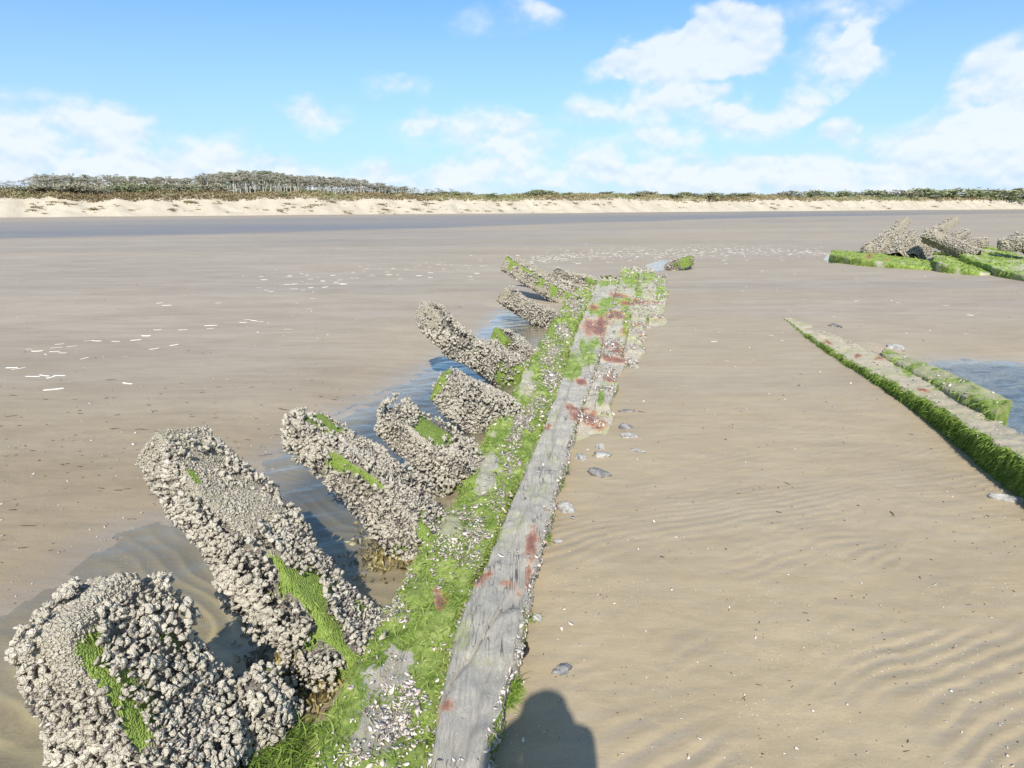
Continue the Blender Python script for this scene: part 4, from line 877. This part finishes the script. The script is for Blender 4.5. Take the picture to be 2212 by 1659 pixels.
# ------------------------------------------------------------------ second group of wreckage, far right
def mkW(px, py, u, s, V, top): n = fbm(V*3, 124, 3); return np.stack([ell(px, py, [(1878, 555, 10, 6, -30, 1.), (1912, 560, 7, 4, 0, .9)]), np.clip(.85+.4*n, 0, 1), .5+0*n], 1)
def mkW2(px, py, u, s, V, top): n = fbm(V*3, 125, 3); return np.stack([0*n, np.clip(.72+.45*n-.5*sstep(px, 2150, 2230)*sstep(n, -.2, .2), 0, 1), .6+0*n], 1)
def farslab(label, L, R, z, th, mk, nw, pale=None):
    r = slab('wreck_timber', label, L, R, z, th, .04, m=22, mark=mk, pale=pale, rough=1.1, endcut=(.05, .05), grain=.6); deco(*r, nw, 0, 2.4, None); return r
farslab('low green log with a cut end lying left of the far barnacled ribs', [(1792, 548), (1870, 560), (1960, 572), (2036, 580)], [(1798, 540), (1880, 545), (1970, 556), (2040, 569)], [.20, .19, .12, .06], .4, mkW, 2500)
farslab('broad bright green plank leaning below the crossed far ribs', [(2016, 556), (2060, 574), (2110, 586), (2160, 590)], [(2016, 543), (2070, 547), (2110, 562), (2158, 582)], [.24, .19, .09, .02], .4, mkW2, 2500)
farslab('green plank above the dark crack on the right of the far wreckage', [(2074, 550), (2110, 562), (2160, 580), (2240, 600), (2340, 630)], [(2136, 531), (2170, 540), (2212, 553), (2280, 572), (2360, 600)], [.34, .26, .18, .12, .06], .5, mkW2, 3500)
FR = dict(far=True, group=None, name='wreck_rib'); xd = (1, -.35, 0)
def fr(label, path, w_, t_, patches=(), dens=.9, **k): rib(label, path, [q*.8 for q in w_], [q*.8 for q in t_], list(patches)+[('bare', -.1, 1.1, 60, 26), ('bare', -.1, 1.1, 300, 20)], 0., dens, .018, 1, .2, far=True, rough=.5, wdir=(-.25, 1, 0), **k)
fr('tall pale rib leaning right at the left of the far wreckage', [(1955, 477, 0, 23.2), (1932, 504, 0, 22.9), (1908, 528, 0, 22.5), (1890, 560, 0, 22.3)], [.34, .42, .6, .7], [.34, .44, .56, .7], [('bare', -.1, .42, 90, 190)])
fr('short thick barnacled rib just right of the tall pale far rib', [(1970, 510, 0, 21.8), (1958, 525, 0, 21.6), (1942, 562, 0, 21.3)], [.4, .5, .6], [.48, .58, .8])
fr('low barnacled mound between the green log and the crossed far ribs', [(2000, 528, 0, 21.6), (1985, 540, 0, 21.4), (1972, 564, 0, 21.2)], [.4, .5, .6], [.4, .5, .7])
fr('small barnacled knob at the left end of the far mound', [(1870, 531, 0, 22), (1875, 540, 0, 22), (1885, 556, 0, 22)], [.25, .4, .5], [.3, .4, .5])
fr('tallest pale rib reaching up to the right over the far wreckage', [(2064, 474, 0, 22.6), (2035, 496, 0, 22.3), (2010, 512, 0, 22.), (1990, 545, 0, 21.8)], [.28, .34, .4, .4], [.28, .36, .42, .45], [('bare', -.1, .5, 90, 190)])
fr('barnacled beam slanting down right across the tallest far rib', [(1998, 509, 0, 20.6), (2030, 521, 0, 20.3), (2065, 536, 0, 19.9), (2112, 556, 0, 19.4)], [.5, .5, .55, .5], [.30, .32, .34, .32])
fr('small rib end pointing up right behind the slanting far beam', [(2086, 506, 0, 21.6), (2066, 517, 0, 21.4), (2046, 540, 0, 21.2)], [.34, .4, .45], [.34, .38, .45])
fr('low barnacled timber behind the bright green far planks', [(2128, 524, 0, 20.8), (2095, 528, 0, 20.6), (2060, 542, 0, 20.4)], [.3, .34, .4], [.26, .30, .4])
fr('barnacled timber with a dark hollow end at the far right', [(2160, 528, 0, 19.6), (2200, 526, 0, 19.4), (2250, 524, 0, 19.2), (2320, 522, 0, 19)], [.45, .5, .5, .5], [.34, .40, .42, .42])
fr('broken barnacled stub on the green plank at the far right', [(2186, 512, 0, 20), (2205, 522, 0, 19.8), (2235, 542, 0, 19.6)], [.3, .36, .4], [.3, .36, .4])
# small green stump past the end of the keel
rib('small dark stump with a bright green back past the far end of the keel', [(1492, 560, .20), (1470, 570, .16), (1440, 580, .02)], [.16, .26, .22], [.14, .22, .2], [('weed', -.1, .78, 0, 180)], 0, .14, .02, 1, .3, far=True, wdir=(-.3, 1, 0), group=None)

# ------------------------------------------------------------------ loose things on the sand
def gz(x, y): return float(ground(np.array([x, y]).T[:1].copy()[:, 0] if False else np.array([x]), np.array([y]))[0][0])
def lump(name, label, px, py, rx, ry, rz, mt, cat, group=None, seed=0, rot=0., flat=.5, shells=0):
    P = at(px, py, 0); V, Fc = ico(4); V = V.copy(); n = fbm(V*1.3+seed*7.7, 130+seed, 4, .55); V = V*(1+.38*n)[:, None]
    V[:, 2] = np.sign(V[:, 2])*np.abs(V[:, 2])**(1/(1+flat)) if flat else V[:, 2]
    c, s_ = math.cos(rot), math.sin(rot); V = V*np.array([rx*.58, ry*.62, rz*1.0]); V = np.stack([V[:, 0]*c-V[:, 1]*s_, V[:, 0]*s_+V[:, 1]*c, V[:, 2]], 1)
    V += .08*min(rx, ry)*fbm(V*(2.2/min(rx, ry)), 140+seed, 3)[:, None]*unit(V)
    z = gz(P[0], P[1]); V += np.array([P[0], P[1], z+rz*.12])
    o = mesh(name, V, [Fc], mt, loc=(P[0], P[1], z), smooth=True); tag(o, label, cat, group); return o
gs = 'stones and wood scraps beside the keel'
lump('stone', 'pale round stone half buried by the plank below the long rust stain', 1160, 1336, .030, .024, .018, M_STONE, 'stone', gs, 1)
lump('stone', 'small pale pebble by the plank edge above the green tuft', 1205, 1173, .032, .024, .015, M_STONE, 'stone', gs, 2)
lump('driftwood', 'dark curled driftwood scrap on the sand above the shadow', 1216, 1450, .060, .030, .012, M_DRIFT, 'driftwood', gs, 3, .3)
lump('stone', 'rough whitish flat stone beside the middle of the grey plank', 1222, 1100, .075, .080, .030, M_STONE, 'stone', gs, 4)
lump('driftwood', 'dark blue grey wood fragment on the sand right of the plank', 1292, 1026, .12, .05, .03, M_DRIFT, 'driftwood', gs, 5, -.5)
lump('driftwood', 'narrow pale splinter close against the plank', 1253, 990, .06, .10, .025, M_STONE, 'driftwood', gs, 6, .3)
lump('stone', 'flat pale stone with a second stone resting on it', 1300, 985, .085, .065, .02, M_STONE, 'stone', gs, 7)
lump('stone', 'small rounded stone lying on the flat pale stone', 1296, 970, .045, .035, .035, M_STONE, 'stone', gs, 8)
lump('driftwood', 'bluish bent fragment beyond the red rusted plank end', 1352, 925, .10, .05, .025, M_DRIFT, 'driftwood', gs, 9, -.3)
lump('stone', 'pale broken stone just below the bluish bent fragment', 1358, 945, .09, .06, .025, M_STONE, 'stone', gs, 10)
lump('driftwood', 'small brown scrap on the sand right of the splintered plank', 1352, 889, .09, .04, .015, M_DRIFT, 'driftwood', gs, 11)
lump('stone', 'thin grey flake lying flat on the sand apart from the other stones', 1378, 976, .09, .03, .012, M_STONE, 'stone', gs, 12, -.6)
lump('driftwood', 'brown stain coloured wood scrap against the lower plank edge', 1135, 1405, .020, .07, .012, M_SCRAP, 'driftwood', gs, 13, -.15)
lump('stone', 'grey broken wood on the sand below the right hand beam', 2185, 1078, .15, .05, .018, M_STONE, 'driftwood', None, 14, -.45)
lump('driftwood', 'dark wood sliver leaning on the fringe of the long sandy beam', 2170, 965, .001+.02, .02, .02, M_DRIFT, 'driftwood', None, 15)
lump('driftwood', 'low broken grey lump at the back of the sandy beam near its far tip', 1800, 708, .16, .06, .03, M_DRIFT, 'driftwood', None, 20, -.5)
lump('driftwood', 'pale slab at the back corner of the weedy block', 1932, 757, .15, .08, .05, M_STONE, 'driftwood', None, 23, -.5)

def razor_template():
    n, m = 12, 6; s = np.linspace(0, 1, n); a = np.linspace(-1.25, 1.25, m); V = []
    for r_, off in ((1., 0), (.86, 0)):
        x = (s-.5)[:, None]*np.ones(m); yy = .075*np.sin(a)[None]*np.ones((n, 1))*r_+.06*(4*(s-.5)**2)[:, None]; z = .055*(np.cos(a)-.3)[None]*np.ones((n, 1))*r_*np.clip(np.minimum(s, 1-s)*9+.45, 0, 1)[:, None]
        V.append(np.stack([x, yy, z], -1).reshape(-1, 3))
    Fq = grid_faces(n, m); rim = []
    o = n*m
    for i in range(n-1): rim += [[i*m, (i+1)*m, o+(i+1)*m, o+i*m], [i*m+m-1, o+i*m+m-1, o+(i+1)*m+m-1, (i+1)*m+m-1]]
    for j in range(m-1): rim += [[j, o+j, o+j+1, j+1], [(n-1)*m+j, (n-1)*m+j+1, o+(n-1)*m+j+1, o+(n-1)*m+j]]
    return np.concatenate(V), np.concatenate([Fq[:, ::-1], Fq+o, np.array(rim)])
def build_shells():
    V, Fq = razor_template(); pr = []
    for tnt in (.2, .55, .9):
        o = mesh('razor_shell', V, [Fq], M_RAZOR, attrs={'tint': np.full(len(V), tnt)}); tag(o, 'white razor shell lying loose on the open sand', 'razor shell', 'razor shells scattered on the open sand'); pr.append([o, 0])
    spots = [(25, 795, 5, 1), (40, 797, -25, 1), (70, 814, -4, 1.1), (95, 812, 2, 1.1), (112, 815, -28, 1), (128, 812, -4, 1), (158, 825, -25, .8), (115, 842, -6, 1.3), (62, 755, -2, .6), (80, 759, -8, 1.1), (118, 760, 0, 1), (135, 763, 0, .8), (98, 766, 15, .6), (180, 775, 45, .9), (128, 744, -20, .8), (122, 752, 0, 1.1), (155, 749, -4, 1), (190, 737, 0, .8), (208, 737, -3, 1),
             (250, 738, -3, .9), (265, 772, 50, .8), (293, 735, -6, 1), (315, 726, -4, 1), (340, 713, 0, .9), (333, 754, -12, .9), (375, 746, -3, .9), (395, 713, -5, 1), (345, 655, -8, .9), (360, 660, -6, 1.2), (275, 829, 3, .9), (455, 704, -2, 1.5), (455, 710, -4, .8), (472, 655, -4, .9), (525, 697, 0, .9), (535, 691, -5, .8), (548, 693, 3, .8), (562, 695, 0, .8), (622, 712, -2, .9), (632, 682, 20, .7), (668, 668, 6, 1), (675, 645, 2, .8),
             (655, 627, -2, .8), (665, 614, 0, 1), (698, 609, -3, .9), (735, 605, 0, 1), (770, 601, 0, 1), (560, 622, 0, .9), (800, 597, 0, 1.2), (840, 594, 2, 1.3), (905, 596, -3, 1.2), (930, 600, 5, 1), (1015, 598, 0, 1), (1040, 575, 0, 1)]
    ext = []
    for k in range(120):
        q = rng.random(); px = rng.uniform(560, 1080) if k < 70 else rng.uniform(1100, 1780); py = np.interp(px, [560, 1100, 1780], [618, 562, 548])+rng.normal()*(12 if k < 70 else 13); ext.append((px, max(py, 512), rng.normal()*12, rng.uniform(.6, 1.2)))
    for k in range(30): ext.append((rng.uniform(1250, 2190), rng.uniform(590, 800), rng.normal()*35, rng.uniform(.4, .8)))
    for px, py, a, k in spots+ext:
        P = at(px, py, 0.); z = gz(P[0], P[1]); P = at(px, py, z); ang = -rad(a)*2.2+rng.normal()*.18; e = pr[rng.integers(0, 3)]
        if 1600 < px and sdist(P[:1], P[1:2], POOLR)[0] > -.1: continue
        if e[1] == 0: o = e[0]; e[1] = 1
        else: o = e[0].copy(); COL.objects.link(o)
        L = .128*k; o.location = (P[0], P[1], z+.002); o.scale = (L, L*1.15, L*1.1); o.rotation_euler = (rng.normal()*.12, rng.normal()*.03, ang)
    # the dense strand line beyond the keel, and shell grit
    n = 1000; px = rng.uniform(1140, 1800, n); py = np.interp(px, [1140, 1290, 1500, 1650, 1800], [561, 551, 543, 541, 547])+rng.normal(size=n)*np.interp(px, [1140, 1350, 1500, 1800], [5, 8, 7, 3.5]); P = np.array([at(a, b, 0) for a, b in zip(px, py)])
    P[:, 2] = ground(P[:, 0], P[:, 1])[0]+.01
    Vc, Fc, tc = scatter([(V, Fq)], P, frames(np.tile([0, 0, 1.], (n, 1)), jitter=.12), rng.uniform(.05, .15, n), np.clip(.5+.3*rng.normal(size=n), 0, 1))
    tag(mesh('shell_drift', Vc, Fc, M_RAZOR, attrs={'tint': tc}), 'long drift of broken shells across the beach beyond the keel', 'shells', kind='stuff')
    n = 2600; px = rng.uniform(-50, 2260, n); py = 520+1140*rng.random(n)**1.3; P = np.array([at(a, b, 0) for a, b in zip(px, py)])
    k = (sdist(P[:, 0], P[:, 1], POOL) < 0.02) & (sdist(P[:, 0], P[:, 1], POOLR) < 0) & ((px < 900) | (py < 900) | (rng.random(n) < .35)); P = P[k]; n = len(P); P[:, 2] = ground(P[:, 0], P[:, 1])[0]+.002
    d = np.linalg.norm(P[:, :2], axis=1)
    Vc, Fc, tc = scatter(SHARD, P, frames(np.tile([0, 0, 1.], (n, 1)), jitter=.3), rng.lognormal(-5.35, .5, n)*np.clip(d/4, .8, 4)**.6)
    tag(mesh('shell_grit', Vc, Fc, M_SHARD, attrs={'tint': np.clip(tc*.7+.3, 0, .95)}), 'tiny broken shells sprinkled over the sand', 'shells', kind='stuff')
    # seaweed scraps in streaks
    px = np.r_[rng.uniform(-20, 900, 300), rng.uniform(1150, 2220, 300)]; n = 600; py = np.r_[rng.normal(965, 80, 300), rng.uniform(850, 1640, 300)]
    py[:70] = rng.uniform(1000, 1300, 70); P = np.array([at(a, b, 0) for a, b in zip(px, py)])
    k = (sdist(P[:, 0], P[:, 1], POOL) < 0.0) & (sdist(P[:, 0], P[:, 1], POOLR) < 0) & (P[:, 1] > 0); P = P[k]; lf = px[k] < 1100; n = len(P); P[:, 2] = ground(P[:, 0], P[:, 1])[0]+.002
    a = np.where(lf, rng.normal(size=n)*.22+.12, rng.uniform(0, 3.14, n)); X = np.stack([np.cos(a), np.sin(a), 0*a], 1); Y = np.stack([-np.sin(a), np.cos(a), 0*a], 1); Z = np.tile([0, 0, 1.], (n, 1)); R = np.stack([X, Y, Z], -1)
    d = np.linalg.norm(P[:, :2], axis=1); L = rng.lognormal(-4.55, .6, n)*np.clip(d/4, .55, 2)*np.where(lf, 1, .55)
    Vc, Fc, tc = scatter(CL1, P, R, np.stack([L, .0022*np.clip(d/3, .8, 3)+.05*L, .002+0*L], 1))
    tag(mesh('seaweed_scraps', Vc, Fc, M_SCRAP, attrs={'tint': tc}), 'dark scraps of dry seaweed streaked over the sand', 'seaweed', kind='stuff')
    # mussel shells lying in the pool between the ribs
    n = 2600; px = np.r_[rng.normal(650, 50, 1500), rng.normal(845, 40, 700)]; py = np.r_[rng.normal(1445, 50, 1500), rng.normal(1195, 32, 700)]
    P = np.array([at(a, b, -.1) for a, b in zip(px, py)]); k = sdist(P[:, 0], P[:, 1], POOL) > .02; P = P[k]; n = len(P); P[:, 2] = ground(P[:, 0], P[:, 1])[0]+.004
    Vc, Fc, tc = scatter(SHARD+MUS[:2], P, frames(np.tile([0, 0, 1.], (n, 1)), jitter=.6), rng.uniform(.009, .024, n), np.clip(rng.random(n)*.62, 0, 1))
    tag(mesh('sunken_shells', Vc, Fc, m_tinted('sunken shell', [(0, (.09, .06, .02)), (.4, (.26, .20, .07)), (.62, (.52, .46, .26))], .5, .3), attrs={'tint': tc}), 'golden brown mussel shells on the pool bed between the ribs', 'shells', kind='stuff')
    # weed tufts at the sand edge of the plank
    cs = [(1108, 1465, 26), (1105, 1480, 20), (1178, 1150, 14), (1095, 1500, 16), (1150, 1320, 8), (1218, 1000, 8), (1205, 1040, 10), (540, 1630, 90), (600, 1600, 70), (625, 1560, 50), (660, 1540, 30), (480, 1640, 50), (650, 1620, 60), (560, 1570, 40), (740, 1370, 40), (720, 1350, 30), (580, 1560, 30), (300, 1610, 30)]
    Ps = np.concatenate([np.c_[rng.normal(a, c*.35, c*9), rng.normal(b, c*.3, c*9)] for a, b, c in cs]); P = np.array([at(a, b, .03) for a, b in Ps])
    P[:, 2] = np.maximum(ground(P[:, 0], P[:, 1])[0]+.004, WL-.01)
    Vc, Fc, tc = blades(P, rng.normal(size=P.shape)*np.array([1, 1, .2])+np.array([.4, 0, .5]), rng.uniform(.03, .085, len(P)), .0045, .5, .8)
    tag(mesh('green_weed', Vc, Fc, M_WEEDD, attrs={'tint': tc}), 'tufts of bright green weed along the foot of the timbers', 'seaweed', kind='stuff')
build_shells()

# ------------------------------------------------------------------ the photographer, whose shadow falls beside the plank
def build_person():
    J = {'pel': (.0, -.34, .95, .15), 'sp': (.0, -.31, 1.18, .145), 'ch': (.0, -.25, 1.38, .185), 'nk': (.01, -.16, 1.50, .078), 'hd': (.0, -.17, 1.60, .082), 'ht': (0.005, -.165, 1.685, .068),
         'sl': (-.12, -.23, 1.42, .07), 'el': (-.11, .03, 1.41, .055), 'wl': (-.07, -.03, 1.53, .035), 'sr': (.09, -.22, 1.42, .07), 'er': (.145, .08, 1.425, .038), 'wr': (.04, -.03, 1.51, .03),
         'hl': (-.10, -.34, .90, .10), 'kl': (-.12, -.30, .50, .062), 'al': (-.13, -.36, .09, .045), 'tl': (-.14, -.20, .035, .035), 'hr': (.10, -.34, .90, .10), 'kr': (.12, -.30, .50, .062), 'ar': (.13, -.36, .09, .045), 'tr': (.14, -.20, .035, .035)}
    E = [('pel', 'sp'), ('sp', 'ch'), ('ch', 'nk'), ('nk', 'hd'), ('hd', 'ht'), ('ch', 'sl'), ('sl', 'el'), ('el', 'wl'), ('ch', 'sr'), ('sr', 'er'), ('er', 'wr'), ('pel', 'hl'), ('hl', 'kl'), ('kl', 'al'), ('al', 'tl'), ('pel', 'hr'), ('hr', 'kr'), ('kr', 'ar'), ('ar', 'tr')]
    for sgn, wn in ((-1, 'wl'), (1, 'wr')):
        wx, wy, wz, _ = J[wn]; J['p'+wn] = (wx-sgn*.02, wy-.005, wz+.05, .026); E.append((wn, 'p'+wn))
        for i in range(4):
            b = (wx-sgn*(.03+.004*i), wy-.005, wz+.06+.006*i, .010); t_ = (wx-sgn*(.055+.002*i), wy-.012, wz+.075+.012*i, .008); J[f'{wn}{i}a'] = b; J[f'{wn}{i}b'] = t_; E += [('p'+wn, f'{wn}{i}a'), (f'{wn}{i}a', f'{wn}{i}b')]
        J[f'{wn}th'] = (wx-sgn*.045, wy-.02, wz+.045, .010); E.append(('p'+wn, f'{wn}th'))
    names = list(J); me = bpy.data.meshes.new('person'); me.from_pydata([J[k][:3] for k in names], [(names.index(a), names.index(b)) for a, b in E], [])
    o = bpy.data.objects.new('person', me); COL.objects.link(o)
    md = o.modifiers.new('skin', 'SKIN'); md.use_smooth_shade = True
    for i, k in enumerate(names): sv = me.skin_vertices[0].data[i]; sv.radius = (J[k][3],)*2; sv.use_root = (k == 'pel')
    o.modifiers.new('sub', 'SUBSURF').levels = 2; o.modifiers['sub'].render_levels = 2
    me.materials.append(m_noise('clothing', (.10, .12, .17), (.16, .18, .24), 20))
    tag(o, 'person standing on the sand holding a small camera up to the face', 'person')
    V, Fc = ico(3); hv = V*np.array([.088, .115, .10])+np.array([.012, -.175, 1.66]); hv = hv+unit(V)*.012*fbm(V*4, 150, 3)[:, None]
    mesh('hair', hv, [Fc], m_noise('hair', (.06, .04, .03), (.12, .08, .05), 40), o)
build_person()
